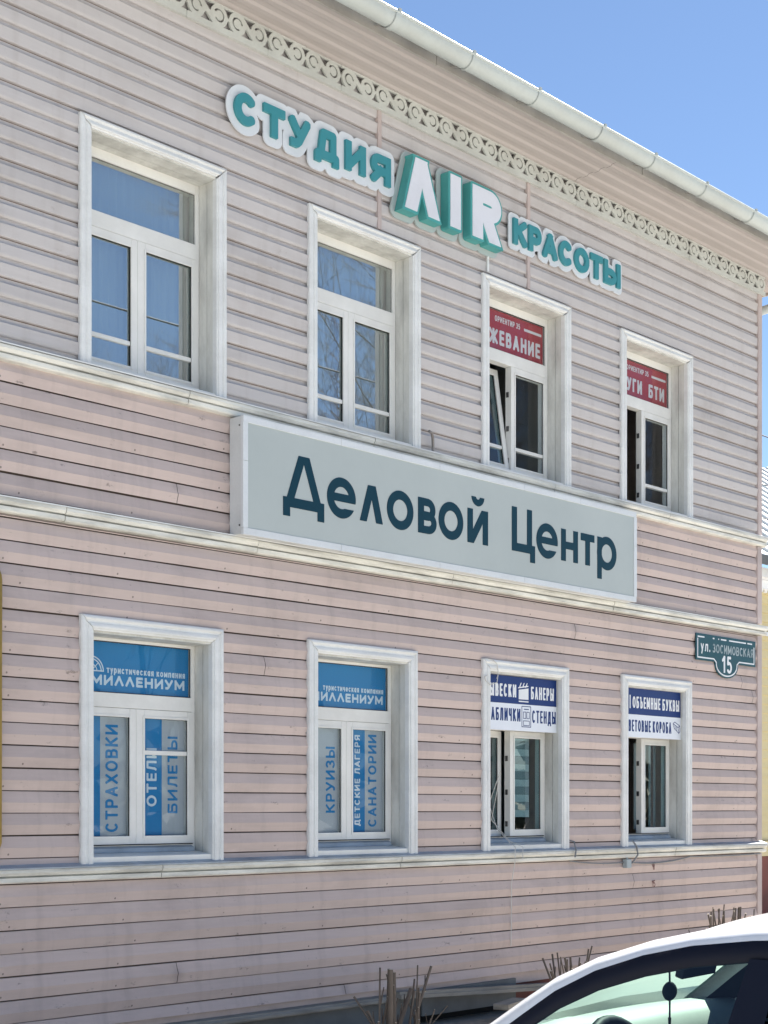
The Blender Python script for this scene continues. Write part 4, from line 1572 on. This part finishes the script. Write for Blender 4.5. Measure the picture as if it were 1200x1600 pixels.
b4x, b4z = 5.910, 2.357
banner('banner', 'navy and white banner with a sketched box symbol in the last window head', b4x, 6.850, b4z, 2.562, 2.800, y_b, [
    ('ОБЪЕМНЫЕ', 6.042, .452, 2.620, .105, .0165, M['white']), ('БУКВЫ', 6.530, .285, 2.618, .105, .0165, M['white']),
    ('СВЕТОВЫЕ', 5.925, .41, 2.408, .105, .0165, M['bnavy']), ('КОРОБА', 6.370, .31, 2.408, .105, .0165, M['bnavy'])], icons4)

# ================================================================== GOLD FRAMED BOARD ON THE LEFT
nb = empty('notice_board', (-1.9, 0, 1.45))
tag(nb, 'board in a gold tubular frame on the wall at the left edge', 'notice board')
mb = MB()
xa, xb, za, zb2, rc = 0, 1.28, 0, 1.68, .09
pth = [(xa, za + rc), (xa, zb2 - rc)] + [(xa + rc + rc * math.cos(R(a)), zb2 - rc + rc * math.sin(R(a))) for a in range(165, 80, -15)] + \
      [(xb - rc + rc * math.cos(R(a)), zb2 - rc + rc * math.sin(R(a))) for a in range(90, -1, -15)] + [(xb - rc + rc * math.cos(R(a)), za + rc + rc * math.sin(R(a))) for a in range(-15, -91, -15)] + \
      [(xa + rc + rc * math.cos(R(a)), za + rc + rc * math.sin(R(a))) for a in range(-90, -181, -15)]
mb.tube([(u, -.085, v) for u, v in pth], .024, M['gold'], 10)
mb.build('frame', nb)
mb = MB()
mb.box(xa + .01, xb - .01, -.078, -.05, za + .02, zb2 - .02, M['notice'])
mb.build('panel', nb)

# ================================================================== SMALL FITTINGS
mb = MB()
mb.tube([(3.225, -.06, 4.43), (3.222, -.065, 4.48), (3.195, -.085, 4.535), (3.165, -.1, 4.565), (3.125, -.11, 4.568)], .011, M['steel'], 8)
tag(mb.build('bent_pipe'), 'thin bent grey pipe on the ledge right of the second upper window', 'pipe')
mb = MB()
mb.box(5.80, 5.872, -.085, -.037, 1.185, 1.262, M['jbox'])
mb.tube([(5.836, -.06, 1.262), (5.836, -.06, 1.275)], .010, M['jbox'])
tag(mb.build('junction_box', bevel=.004), 'small grey electrical junction box under the last lower window', 'junction box')


def sag(a, b, d, n=10):
    a, b = Vector(a), Vector(b)
    return [a.lerp(b, i / n) - Vector((0, 0, d * 4 * (i / n) * (1 - i / n))) for i in range(n + 1)]


mb = MB()
mb.tube(sag((5.872, -.05, 1.235), (6.9, -.045, 1.262), .03) + sag((6.9, -.045, 1.262), (8.2, -.05, 1.262), .008)[1:], .007, M['cable'], 6)
mb.tube([(5.87, -.055, 1.215), (5.91, -.07, 1.23), (5.955, -.095, 1.30), (5.955, -.085, 1.37), (5.92, -.065, 1.425)], .0075, M['cable'], 6)
mb.tube(sag((5.80, -.05, 1.235), (5.0, -.045, 1.268), .015), .006, M['cable'], 6)
tag(mb.build('grey_cable'), 'grey cable running under the lowest ledge to the junction box', 'cable')
mb = MB()
mb.tube([(4.955, .17, 2.42), (4.955, .165, 1.9), (4.95, .16, 1.53), (4.955, .10, 1.475), (4.99, .0, 1.455), (5.03, -.07, 1.43), (5.02, -.098, 1.36), (5.005, -.098, 1.30)], .0075, M['cable'], 6)
tag(mb.build('grey_cable'), 'grey cable down the reveal of the lower window with the striped blind', 'cable')
mb = MB()
mb.tube([(4.10, -.02, 2.02), (4.12, .12, 1.75), (4.20, .1, 1.55), (4.22, .0, 1.45), (4.19, -.10, 1.40), (4.19, -.095, 1.28), (4.20, -.05, 1.1), (4.205, -.045, .75), (4.20, -.045, .6)], .0035, M['cablew'], 5)
mb.tube([(4.08, -.02, 1.95), (4.13, .1, 1.62), (4.26, .02, 1.45), (4.29, -.10, 1.40), (4.28, -.10, 1.30)], .0035, M['cablew'], 5)
tag(mb.build('white_cable'), 'two thin pale wires hanging out of the window with the striped blind', 'cable')
mb = MB()
cz = 2.80
mb.tube([(3.86, -.05, 2.905), (3.94, -.066, 2.90), (3.99, -.07, 2.87), (4.01, -.068, 2.80), (3.99, -.07, 2.72), (3.90, -.07, 2.70), (3.86, -.06, 2.73), (3.85, -.06, 2.76), (3.88, -.065, 2.775)], .004, M['cablew'], 5)
mb.tube([(4.0, -.06, 2.755), (4.06, -.02, 2.775), (4.12, .03, 2.77), (4.18, .05, 2.75)], .004, M['cablew'], 5)
tag(mb.build('white_cable'), 'pale wire looped round the top corner of the third lower window', 'cable')


# ================================================================== CUT-BACK SHRUBS
def shrub(label, cx, cy, zb, specs, twigs, spread, h0, h1, seed):
    r_ = random.Random(seed)
    root = empty('cut_shrub', (cx, cy, zb))
    tag(root, label, 'shrub', 'pruned shrubs along the wall')
    st = MB()
    for x0, x1, z1, rad in specs:
        yo = r_.uniform(-.06, .06)
        pts = [(x0 - cx, yo * .6, 0), ((x0 * .6 + x1 * .4) - cx + r_.uniform(-.012, .012), yo, (z1 - zb) * .5), (x1 - cx, yo, z1 - zb)]
        st.tube(pts, rad * 1.15, M['bark'], 9, r1=rad, capmat=M['cutwood'])
        if rad > .0055:
            for _ in range(3 if rad > .014 else 1):
                k_ = r_.uniform(.3, .8)
                bx, bz = x0 + (x1 - x0) * k_ - cx, (z1 - zb) * k_
                st.tube([(bx, yo, bz), (bx + r_.uniform(-.05, .05), yo + r_.uniform(-.05, .05), bz + r_.uniform(.06, .13))], .006, M['bark'], 6, r1=.004, capmat=M['cutwood'])
    st.build('stub', root)
    tw = MB()
    for i in range(twigs):
        a = r_.uniform(-spread, spread)
        b = a * 1.5 + r_.uniform(-.12, .12)
        h = r_.uniform(h0, h1)
        yo, y2 = r_.uniform(-.12, .12), r_.uniform(-.18, .18)
        rad = r_.uniform(.0035, .008)
        m_ = (a * .5 + b * .5 + r_.uniform(-.03, .03), (yo + y2) / 2, h * .55)
        tw.tube([(a, yo, 0), m_, (b, y2, h)], rad * 1.2, M['bark'], 6, r1=rad, capmat=M['cutwood'])
        if r_.random() < .6:
            dx = r_.uniform(-.06, .06)
            tw.tube([m_, (m_[0] + dx, m_[1] + r_.uniform(-.05, .05), m_[2] + r_.uniform(.05, .14))], rad * .8, M['bark'], 5, r1=rad * .6, capmat=M['cutwood'])
    tw.build('twig', root)
    return root


shrub('thick cut stems of a pruned shrub beside the sagging board', 1.88, -1.0, .05, [
    (1.70, 1.702, .672, .018), (1.66, 1.655, .685, .006), (1.73, 1.742, .670, .008), (1.82, 1.815, .640, .015), (1.80, 2.00, .515, .015), (1.93, 2.16, .655, .009), (2.02, 2.03, .672, .005), (2.06, 2.055, .52, .007), (1.90, 1.97, .50, .007), (1.97, 2.02, .58, .006)],
    12, .2, .2, .48, 3)
shrub('pruned shrub of pale cut twigs just behind the white car windscreen pillar', 3.70, -1.0, .05, [
    (3.66, 3.47, .58, .006), (3.68, 3.56, .62, .008), (3.73, 3.70, .61, .008), (3.76, 3.90, .655, .007), (3.80, 4.00, .67, .006), (3.70, 3.62, .645, .006), (3.64, 3.42, .53, .009), (3.74, 3.80, .60, .006), (3.66, 3.50, .63, .005)],
    16, .16, .36, .60, 5)
shrub('row of upright twig stubs near the house corner above the car roof', 6.02, -1.0, .05, [
    (5.73, 5.72, .872, .008), (5.78, 5.77, .845, .007), (5.84, 5.86, .866, .007), (5.91, 5.90, .85, .006), (5.97, 5.98, .872, .007), (6.08, 6.10, .87, .007), (6.15, 6.17, .855, .006), (6.22, 6.26, .86, .006), (6.30, 6.34, .84, .005)],
    34, .30, .60, .84, 9)

# loose plank on the ground by the plinth
mb = MB()
mb.obox((3.80, -.36, .195), (.16, .03, .008), (-.02, .06, 0), (-.0015, 0, .022), M['plank'])
tag(mb.build('loose_plank', bevel=.003), 'weathered plank end lying in the shade below the sagging board', 'plank')


# ================================================================== CARS
def make_car(name, label, paint, glass_near=True):
    root = empty(name)
    tag(root, label, 'car')
    # outer rail line of the roof and pillars: (y, z, half width); y = 0 at the base of the windscreen, nose towards +y
    rail = [(.05, .985, .775), (-.083, 1.083, .740), (-.183, 1.159, .713), (-.275, 1.225, .690), (-.397, 1.287, .668), (-.54, 1.336, .648), (-.681, 1.369, .634), (-.852, 1.393, .624), (-1.08, 1.410, .616), (-1.38, 1.422, .612),
            (-1.72, 1.422, .612), (-2.05, 1.408, .615), (-2.35, 1.375, .622), (-2.55, 1.328, .640), (-2.75, 1.235, .67), (-2.95, 1.10, .71), (-3.08, 1.0, .745)]
    N = len(rail)
    iA, iR = 6, 12     # windscreen ends / rear window starts

    def off(i, d):
        """rail point moved by d perpendicular to the rail in the side view (inwards)"""
        a, b = rail[max(i - 1, 0)], rail[min(i + 1, N - 1)]
        ty, tz = b[0] - a[0], b[1] - a[1]
        l = math.hypot(ty, tz)
        ny, nz = tz / l, -ty / l
        if nz > 0:
            ny, nz = -ny, -nz
        y, z, w = rail[i]
        return (y + ny * d, z + nz * d, w)
    bw = [.032, .031, .029, .026, .023, .021, .021, .023] + [.025] * 20
    body = MB()
    frame = MB()
    for s in (-1, 1):
        rows = [[], [], [], [], []]
        for i in range(N):
            y, z, w = rail[i]
            y1, z1, _ = off(i, bw[i])
            y2, z2, _ = off(i, bw[i] * .45)
            rows[0].append((s * (w + .017), y1, z1))
            rows[1].append((s * (w + .012), y2, z2))
            rows[2].append((s * w, y, z))
            rows[3].append((s * (w - .022), y + .004, z + .012))
            rows[4].append((s * (w - .075), y + .004, z + .016))
        body.grid(rows, paint)
        # black door frame and the inner pillar trim
        fr = [[], [], [], []]
        for i in range(N):
            w = rail[i][2]
            for k_, (d, o_) in enumerate(((bw[i] - .002, .012), (bw[i] + .003, .022), (.074, .044), (.080, .034))):
                y1, z1, _ = off(i, d)
                fr[k_].append((s * (w + o_), y1, z1))
        frame.grid(fr, M['rubber'])
        fr = [[], []]
        for i in range(N):
            w = rail[i][2]
            y1, z1, _ = off(i, .077)
            y2, z2, _ = off(i, .02)
            fr[0].append((s * (w + .034), y1, z1))
            fr[1].append((s * (w - .075), y2, z2 - .02))
        frame.grid(fr, M['blackplastic'])
    # roof skin
    rows = []
    for i in range(iA, iR + 1):
        y, z, w = rail[i]
        w -= .075
        rows.append([(w * u, y + .004, z + .016 + .026 * (1 - u * u)) for u in [k_ / 8 - 1 for k_ in range(17)]])
    body.grid(rows, paint)
    # lower body side with wheel arches (outline in y-z, pushed to the body's width)
    yn, yt = 1.16, -3.42
    zs_ = [(yn, .40), (yn + .02, .62), (.98, .72), (.55, .86), (0.05, .965), (-3.05, .985), (-3.30, .95), (yt, .80), (yt, .40), (-3.2, .24)]
    arch = lambda yc: [(yc + .345 * math.cos(R(a)), .31 + .345 * math.sin(R(a))) for a in range(192, -13, -12)]
    outl = [(yt, .42), (-3.22, .24)] + arch(-2.62) + arch(.30) + [(yn - .1, .24), (yn, .40), (yn + .01, .60), (.95, .735), (.5, .865), (.05, .955), (-.4, .965), (-3.02, .985), (-3.28, .95), (yt, .82)]

    def halfw(y, z):
        w = .835 + .03 * math.sin(min(max((z - .25) / .7, 0), 1) * math.pi)
        if y > .3:
            w -= .22 * ((y - .3) / .86) ** 2.2
        if y < -2.7:
            w -= .14 * ((-2.7 - y) / .72) ** 2
        if z > .75:
            w -= .10 * ((z - .75) / .22) ** 1.6 * .35
        return w
    dens = []
    for p, q in zip(outl, outl[1:] + outl[:1]):
        n_ = max(1, int(math.hypot(q[0] - p[0], q[1] - p[1]) / .12))
        dens += [(p[0] + (q[0] - p[0]) * i / n_, p[1] + (q[1] - p[1]) * i / n_) for i in range(n_)]
    ys = sorted({p[0] for p in dens})
    vs, fs = fill([dens], 0.0)
    for s in (-1, 1):
        body.add([(s * halfw(a, b), a, b) for a, b, _ in vs], fs, paint, True)
    # bonnet, nose, tail, boot lid
    top = [(.05, .955), (.5, .865 + .03), (.95, .735 + .03), (yn + .01, .60), (yn, .40), (yn - .1, .24)]
    rows = []
    for y, z in top:
        w = halfw(y, min(z, .96))
        rows.append([(w * u, y + (.09 * (1 - u * u) if y > .9 else 0) , z + (.045 * (1 - u * u) if z > .6 else 0) - (.03 if z > .7 and abs(u) > .99 and y > .3 else 0)) for u in [k_ / 6 - 1 for k_ in range(13)]])
    body.grid(rows, paint)
    rows = []
    for y, z in [(-3.05, .985), (-3.28, .95), (yt, .82), (yt, .42), (-3.22, .24)]:
        w = halfw(y, min(z, .96))
        rows.append([(w * u, y - .06 * (1 - u * u), z) for u in [k_ / 6 - 1 for k_ in range(13)]])
    body.grid(rows, paint)
    body.box(-.70, .70, -3.1, 1.0, .20, .24, M['blackplastic'])
    body.build('body', root)
    # belt line strip, B pillars
    for s in (-1, 1):
        frame.obox((s * .815, -1.5, .975), (.02, 0, 0), (0, 1.52, 0), (0, 0, .014), M['rubber'])
        for yb, wd in ((-.885, .055), (-2.02, .035)):
            zt_ = 1.325
            frame.grid([[(s * .822, yb + .03 - wd, .97), (s * .822, yb + .03 + wd, .97)], [(s * .672, yb - wd * .8 - .02, zt_), (s * .672, yb + wd * .8 - .02, zt_)]], M['blackplastic'], False)
    frame.build('window_frame', root)

    # glass
    def side_glass(s, ya, yb, mat):
        m_ = MB()
        top_, bot = [], []
        pts = []
        for i in range(N):
            y1, z1, w1 = off(i, .068)
            pts.append((y1, z1, w1 + .036))
        n_ = 14
        for k_ in range(n_ + 1):
            y = ya + (yb - ya) * k_ / n_
            zt_, wt_ = .98, .79
            for p, q in zip(pts[:-1], pts[1:]):
                if q[0] <= y <= p[0]:
                    f_ = (y - p[0]) / (q[0] - p[0])
                    zt_, wt_ = p[1] + (q[1] - p[1]) * f_, p[2] + (q[2] - p[2]) * f_
            zt_ = max(zt_, .985)
            top_.append((s * wt_, y, zt_))
            bot.append((s * .815, y, .965))
        m_.grid([bot, top_], mat)
        return m_.build('side_window', root)
    for s, near in ((-1, True), (1, False)):
        side_glass(s, -.06, -.86, M['cglass'] if near else M['tglass'])
        side_glass(s, -.92, -2.92, M['tglass'])
    m_ = MB()
    rows = []
    for i in range(0, iA + 1):
        y, z, w = rail[i]
        w -= .07
        rows.append([(w * u, y + .004 + .06 * (1 - u * u) * (1 - i / (iA + 1)), z + .008 + .004 * (1 - u * u)) for u in [k_ / 8 - 1 for k_ in range(17)]])
    m_.grid(rows, M['cglass'])
    m_.build('windscreen', root)
    m_ = MB()
    rows = []
    for i in range(iR, N):
        y, z, w = rail[i]
        w -= .07
        rows.append([(w * u, y, z + .014 + .03 * (1 - u * u)) for u in [k_ / 8 - 1 for k_ in range(17)]])
    m_.grid(rows, M['tglass'])
    m_.build('rear_window', root)
    # head lining, floor
    m_ = MB()
    rows = []
    for i in range(iA, iR + 1):
        y, z, w = rail[i]
        w -= .02
        rows.append([(w * u, y, z - .045 + .03 * (1 - u * u)) for u in [k_ / 4 - 1 for k_ in range(9)]])
    m_.grid(rows, M['seat'])
    m_.grid([[(-.82, .1, .25), (.82, .1, .25)], [(-.82, -3.1, .25), (.82, -3.1, .25)]], M['seat'])
    for s in (-1, 1):
        m_.grid([[(s * .79, .0, .3), (s * .79, -3.0, .3)], [(s * .79, -.05, .95), (s * .79, -3.0, .95)]], M['seat'])
    m_.build('lining', root)
    # dashboard: curved shelf up to the windscreen
    m_ = MB()
    rows = []
    for y, z in [(.08, .975), (-.03, 1.025), (-.13, 1.03), (-.195, 1.0), (-.215, .93), (-.2, .75), (-.2, .55)]:
        rows.append([(.765 * u, y + .05 * (1 - u * u), z + .015 * (1 - u * u) + (.03 * math.exp(-((.765 * u + .36) / .2) ** 2) if -.2 < y < -.1 else 0)) for u in [k_ / 10 - 1 for k_ in range(21)]])
    m_.grid(rows, M['dash'])
    m_.build('dashboard', root)
    # steering wheel with hub and spokes
    m_ = MB()
    cx, cy, cz_, rr_ = -.37, -.345, .915, .185
    tilt = R(27)
    ring_ = []
    for k_ in range(33):
        a = 2 * math.pi * k_ / 32
        u, v = rr_ * math.cos(a), rr_ * math.sin(a)
        ring_.append((cx + u, cy + v * math.sin(tilt), cz_ + v * math.cos(tilt)))
    m_.tube(ring_, .017, M['rubber'], 8, caps=False)
    m_.obox((cx, cy + .02, cz_ - .01), (.07, 0, 0), (0, .02, .0), (0, .03, .05), M['blackplastic'])
    for a in (0, 180, 270):
        u, v = rr_ * math.cos(R(a)), rr_ * math.sin(R(a))
        m_.tube([(cx, cy + .02, cz_), (cx + u, cy + v * math.sin(tilt), cz_ + v * math.cos(tilt))], .016, M['blackplastic'], 6)
    m_.tube([(cx, cy + .03, cz_ - .02), (cx, -.2, .85)], .04, M['blackplastic'], 8)
    m_.build('steering_wheel', root)
    # seats
    for sx in (-.37, .37):
        m_ = MB()
        m_.box(sx - .25, sx + .25, -1.25, -.72, .40, .56, M['seat'])
        m_.obox((sx, -1.33, .83), (.24, 0, 0), (0, .055, .015), (0, -.09, .32), M['seat'])
        m_.obox((sx, -1.44, 1.235), (.13, 0, 0), (0, .045, .01), (0, -.02, .085), M['seat'])
        m_.build('seat', root, bevel=.03)
    m_ = MB()
    m_.box(-.66, .66, -2.45, -1.95, .40, .56, M['seat'])
    m_.obox((0, -2.55, .85), (.66, 0, 0), (0, .06, .015), (0, -.08, .30), M['seat'])
    m_.build('rear_seat', root, bevel=.03)
    # inside mirror, sun visor
    m_ = MB()
    m_.obox((0.01, -.37, 1.219), (.115, 0, 0), (0, .014, .004), (0, -.006, .028), M['blackplastic'])
    m_.tube([(0.01, -.36, 1.23), (0.01, -.34, 1.30)], .012, M['blackplastic'], 8)
    m_.build('inside_mirror', root, bevel=.008)
    m_ = MB()
    m_.obox((.36, -.66, 1.29), (.17, 0, 0), (0, .06, .03), (0, 0, .01), M['seat'])
    m_.build('sun_visor', root, bevel=.006)
    for s in (-1, 1):
        m_ = MB()
        m_.obox((s * .95, -.20, 1.01), (.085, 0, 0), (0, .05, 0), (0, 0, .06), paint)
        m_.obox((s * .86, -.19, .975), (.05, 0, 0), (0, .02, 0), (0, 0, .015), M['rubber'])
        m_.build('door_mirror', root, bevel=.025)
        m_ = MB()
        m_.obox((s * .60, 1.035, .655), (.135, -s * .06, 0), (0, .06, 0), (0, -.02, .055), M['lampglass'])
        m_.build('headlight', root, bevel=.015)
        m_ = MB()
        m_.obox((s * .66, -3.36, .82), (.12, 0, 0), (0, .06, 0), (0, 0, .075), M['redlamp'])
        m_.build('tail_light', root, bevel=.015)
        for yy in (-.92, -1.95):
            m_ = MB()
            m_.obox((s * .868, yy + .12, .83), (.012, 0, 0), (0, .085, 0), (0, 0, .013), paint)
            m_.build('door_handle', root, bevel=.006)
        for yc in (.30, -2.62):
            m_ = MB()
            prof_ = [(.20, .62), (.29, .63), (.31, .66), (.31, .80), (.29, .835), (.20, .84)]
            n_ = 36
            rows = [[(s * x_, yc + r__ * math.cos(2 * math.pi * k_ / n_), .31 + r__ * math.sin(2 * math.pi * k_ / n_)) for k_ in range(n_ + 1)] for r__, x_ in prof_]
            m_.grid(rows, M['tyre'])
            wh = m_.build('wheel', root)
            m_ = MB()
            rows = [[(s * x_, yc + r__ * math.cos(2 * math.pi * k_ / n_), .31 + r__ * math.sin(2 * math.pi * k_ / n_)) for k_ in range(n_ + 1)] for r__, x_ in [(.001, .815), (.06, .815), (.075, .80)]]
            m_.grid(rows, M['rim'])
            for k_ in range(5):
                a = 2 * math.pi * k_ / 5 + .3
                m_.obox((s * .80, yc + .12 * math.cos(a), .31 + .12 * math.sin(a)), (.012, 0, 0), (0, .085 * math.cos(a), .085 * math.sin(a)), (0, -.026 * math.sin(a), .026 * math.cos(a)), M['rim'])
            rows = [[(s * x_, yc + r__ * math.cos(2 * math.pi * k_ / n_), .31 + r__ * math.sin(2 * math.pi * k_ / n_)) for k_ in range(n_ + 1)] for r__, x_ in [(.175, .79), (.185, .825), (.20, .842), (.205, .835)]]
            m_.grid(rows, M['rim'])
            rows = [[(s * .76, yc + r__ * math.cos(2 * math.pi * k_ / n_), .31 + r__ * math.sin(2 * math.pi * k_ / n_)) for k_ in range(n_ + 1)] for r__ in (.001, .2)]
            m_.grid(rows, M['blackplastic'])
            m_.build('rim', wh)
            m_ = MB()
            rows = [[(s * x_, yc + .35 * math.cos(R(a)), .31 + .35 * math.sin(R(a))) for a in range(-10, 191, 10)] for x_ in (.58, .84)]
            m_.grid(rows, M['blackplastic'])
            m_.build('wheel_arch', root)
    return root


CX0, CY0 = -1.42, -4.84
CROT = R(5)
car = make_car('parked_car', 'white car cut off at the lower right corner, an ornament hanging inside', M['paint'])
car.location = (CX0, CY0, 0)
car.rotation_euler = (0, 0, CROT)
car2 = copy_tree(car)
tag(car2, 'pale car parked beyond, seen only through the white car windows', 'car')
car2.name = 'parked_car'
car2.location = (CX0 + 2.5, CY0 + .58, 0)
mcache = {}
for o in car2.children_recursive:
    if o.type == 'MESH' and M['paint'].name in [m.name for m in o.data.materials if m]:
        if o.data not in mcache:
            me2 = o.data.copy()
            for i, m_ in enumerate(me2.materials):
                if m_ == M['paint']:
                    me2.materials[i] = M['silver']
            mcache[o.data] = me2
        o.data = mcache[o.data]

# ornament hanging from the inside mirror
mb = MB()
lx_, ly_ = -.06, -.31
ox, oy = CX0 + lx_ * math.cos(CROT) - ly_ * math.sin(CROT), CY0 + lx_ * math.sin(CROT) + ly_ * math.cos(CROT)
mb.tube([(ox, oy, 1.222), (ox + .002, oy, 1.17), (ox + .001, oy, .99)], .0035, M['rubber'], 6)
n_ = 28
rows = [[(ox + .001 + r__ * math.cos(2 * math.pi * k_ / n_) * .94, oy + y_ - r__ * .25 * math.cos(2 * math.pi * k_ / n_), 1.143 + r__ * math.sin(2 * math.pi * k_ / n_)) for k_ in range(n_ + 1)] for r__, y_ in [(.001, -.006), (.027, -.005), (.031, 0), (.027, .005), (.001, .006)]]
mb.grid(rows, M['blackplastic'])
mb.tube([(ox + .001, oy, 1.06), (ox + .001, oy, 1.0)], .006, M['rubber'], 6, r1=.003)
tag(mb.build('hanging_ornament'), 'black round charm on a cord hanging inside the white car', 'ornament')

# ================================================================== NEIGHBOUR, WIRES
nh = empty('yellow_house', (18, 4, 0))
tag(nh, 'pale yellow boarded house with a light metal roof beyond the corner', 'house')
mb = MB()
zz = 1.22
while zz < 5.1:
    mb.prism_x([(.0, zz), (-.022, zz), (-.004, zz + .138), (.0, zz + .138)], -4.6, 6.5, M['yellow'])
    zz += .139
mb.box(-4.6, 6.5, .002, 7, 0.9, 5.15, M['yellow'])
mb.build('wall', nh)
mb = MB()
mb.box(-4.7, 6.6, -.06, -.03, 4.34, 4.40, M['white'])
mb.box(-4.8, 6.7, -.30, .0, 5.16, 5.30, M['white'])
mb.box(-4.8, 6.7, -.16, -.03, 5.02, 5.155, M['white'])
k = 0
while -4.7 + k * .13 < 6.6:
    mb.tube([(-4.7 + k * .13, -.10, 4.98), (-4.7 + k * .13, -.10, 5.04)], .03, M['white'], 8)
    k += 1
mb.build('cornice', nh)
mb = MB()
mb.box(-4.72, 6.6, -.05, .9, 0, .98, M['brick'])
mb.box(-4.75, 6.65, -.08, .1, .985, 1.215, M['yellow'])
mb.build('plinth', nh)
mb = MB()
mb.add([(-5.0, -.55, 5.42), (6.9, -.55, 5.42), (6.9, 4.4, 8.85), (-5.0, 4.4, 8.85), (-5.0, 8, 5.42), (6.9, 8, 5.42)], [(0, 1, 2, 3), (3, 2, 5, 4)], M['metalroof'])
mb.box(-5.0, 6.9, -.55, -.50, 5.28, 5.415, M['sheet'])
for k in range(22):
    xx = -4.8 + k * .54
    mb.obox((xx, 1.92, 7.15), (0, 2.47, 1.71), (.012, 0, 0), (0, -.016, .024), M['metalroof'])
mb.build('roof', nh)

for i, (a, b, lab) in enumerate([((12, 1, 8.1), (40, 22, 13.0), 'highest of the thin wires crossing the sky strip at the corner'),
                                 ((12, 3, 6.9), (46, 18, 10.9), 'middle thin wire in the sky strip above the metal roof'),
                                 ((12, 3.5, 7.3), (44, 26, 14.5), 'lowest thin wire in the sky strip near the metal roof')]):
    pass
for y0_, z0_, z1_, lab in ((2.6, 7.45, 7.75, 'upper thin overhead wire in the sky strip past the house corner'), (2.6, 6.75, 6.87, 'middle thin overhead wire in the sky strip past the house corner'),
                           (2.6, 6.20, 6.42, 'lower thin overhead wire just above the light metal roof')):
    mb = MB()
    mb.tube(sag((9.5, y0_, z0_ - .6), (30, y0_ + 5, z1_ + 1.8), .25), .010, M['wire'], 5)
    tag(mb.build('overhead_wire'), lab, 'wire', 'overhead wires past the corner')


# ================================================================== BARE TREES AND WIRES ACROSS THE STREET (seen in the window glass)
def bare_tree(name, label, x, y, h, seed):
    r_ = random.Random(seed)
    root = empty(name, (x, y, 0))
    tag(root, label, 'tree', 'bare trees across the street')
    tr, cr = MB(), MB()

    def grow(p, d, ln, rad, lev):
        n_ = 4 if lev < 3 else (2 if lev == 3 else 1)
        pts = [p]
        for i in range(n_):
            d = (d + Vector((r_.uniform(-.12, .12), r_.uniform(-.12, .12), r_.uniform(-.02, .10)))).normalized()
            pts.append(pts[-1] + d * ln / n_)
        (tr if lev == 0 else cr).tube(pts, rad, M['birch'], 5 if lev < 2 else 3, r1=rad * .55, caps=False)
        if lev >= 4:
            return
        kids = (18, 10, 8, 6)[lev]
        for i in range(kids):
            k_ = r_.uniform(.3, 1.0) if lev else .25 + .75 * (i + 1) / kids
            q = k_ * n_
            j = min(int(q), n_ - 1)
            pp = pts[j].lerp(pts[j + 1], q - j)
            az = r_.uniform(0, 2 * math.pi)
            side = Vector((math.cos(az), math.sin(az), 0))
            ang = R(r_.uniform(28, 55))
            nd = (d * math.cos(ang) + side * math.sin(ang)).normalized()
            grow(pp, nd, ln * r_.uniform(.38, .55) * (1.0 if lev else 1.15 - .5 * k_), rad * (.15, .5, .65, .75)[lev] * (1.2 - .5 * k_), lev + 1)
    grow(Vector((0, 0, 0)), Vector((0, 0, 1)), h * .8, h * .0085, 0)
    tr.build('trunk', root)
    cr.build('crown', root)
    return root


bare_tree('bare_tree', 'tall bare birch across the street mirrored in the second upper window', 33.0, -25.5, 27, 11)
bare_tree('bare_tree', 'bare birch across the street mirrored in the third upper window', 38.5, -27.0, 23, 12)
bare_tree('bare_tree', 'smaller bare tree across the street mirrored low in the first upper window', 21.5, -26.5, 14, 13)
bare_tree('bare_tree', 'far bare tree across the street mirrored in the last upper window', 46.0, -27.0, 20, 14)
for k, (z, lab) in enumerate(((11.2, 'upper overhead wire across the street mirrored in the first upper window'), (9.6, 'lower overhead wire across the street mirrored in the first upper window'))):
    mb = MB()
    mb.tube(sag((-30, -14, z), (60, -14 - k, z + .4), .8), .02, M['wire'], 5)
    tag(mb.build('overhead_wire'), lab, 'wire')
# low belt of shrubs and trees closing the far side of the street
mb = MB()
r_ = random.Random(21)
for i in range(2600):
    x = r_.uniform(-20, 110)
    y = -34 + r_.uniform(-2.5, 2.5)
    z = abs(r_.gauss(0, .45)) * 5.0
    s = r_.uniform(.25, .6)
    a = Vector((r_.uniform(-1, 1), r_.uniform(-1, 1), r_.uniform(-1, 1))).normalized() * s
    b = a.cross(Vector((r_.uniform(-1, 1), r_.uniform(-1, 1), r_.uniform(-1, 1)))).normalized() * s * .6
    c = Vector((x, y, z + .3))
    mb.add([c - a - b, c + a - b, c + a + b, c - a + b], [(0, 1, 2, 3)], M['hedge'] if 'hedge' in M else M.setdefault('hedge', worn('far_bushes', (0.07, 0.075, 0.05), 0.9, (0.03, 0.03, 0.025), 0.5, 2)))
tag(mb.build('far_bushes'), kind='stuff')
bpy.data.objects.remove(_fill_cache)
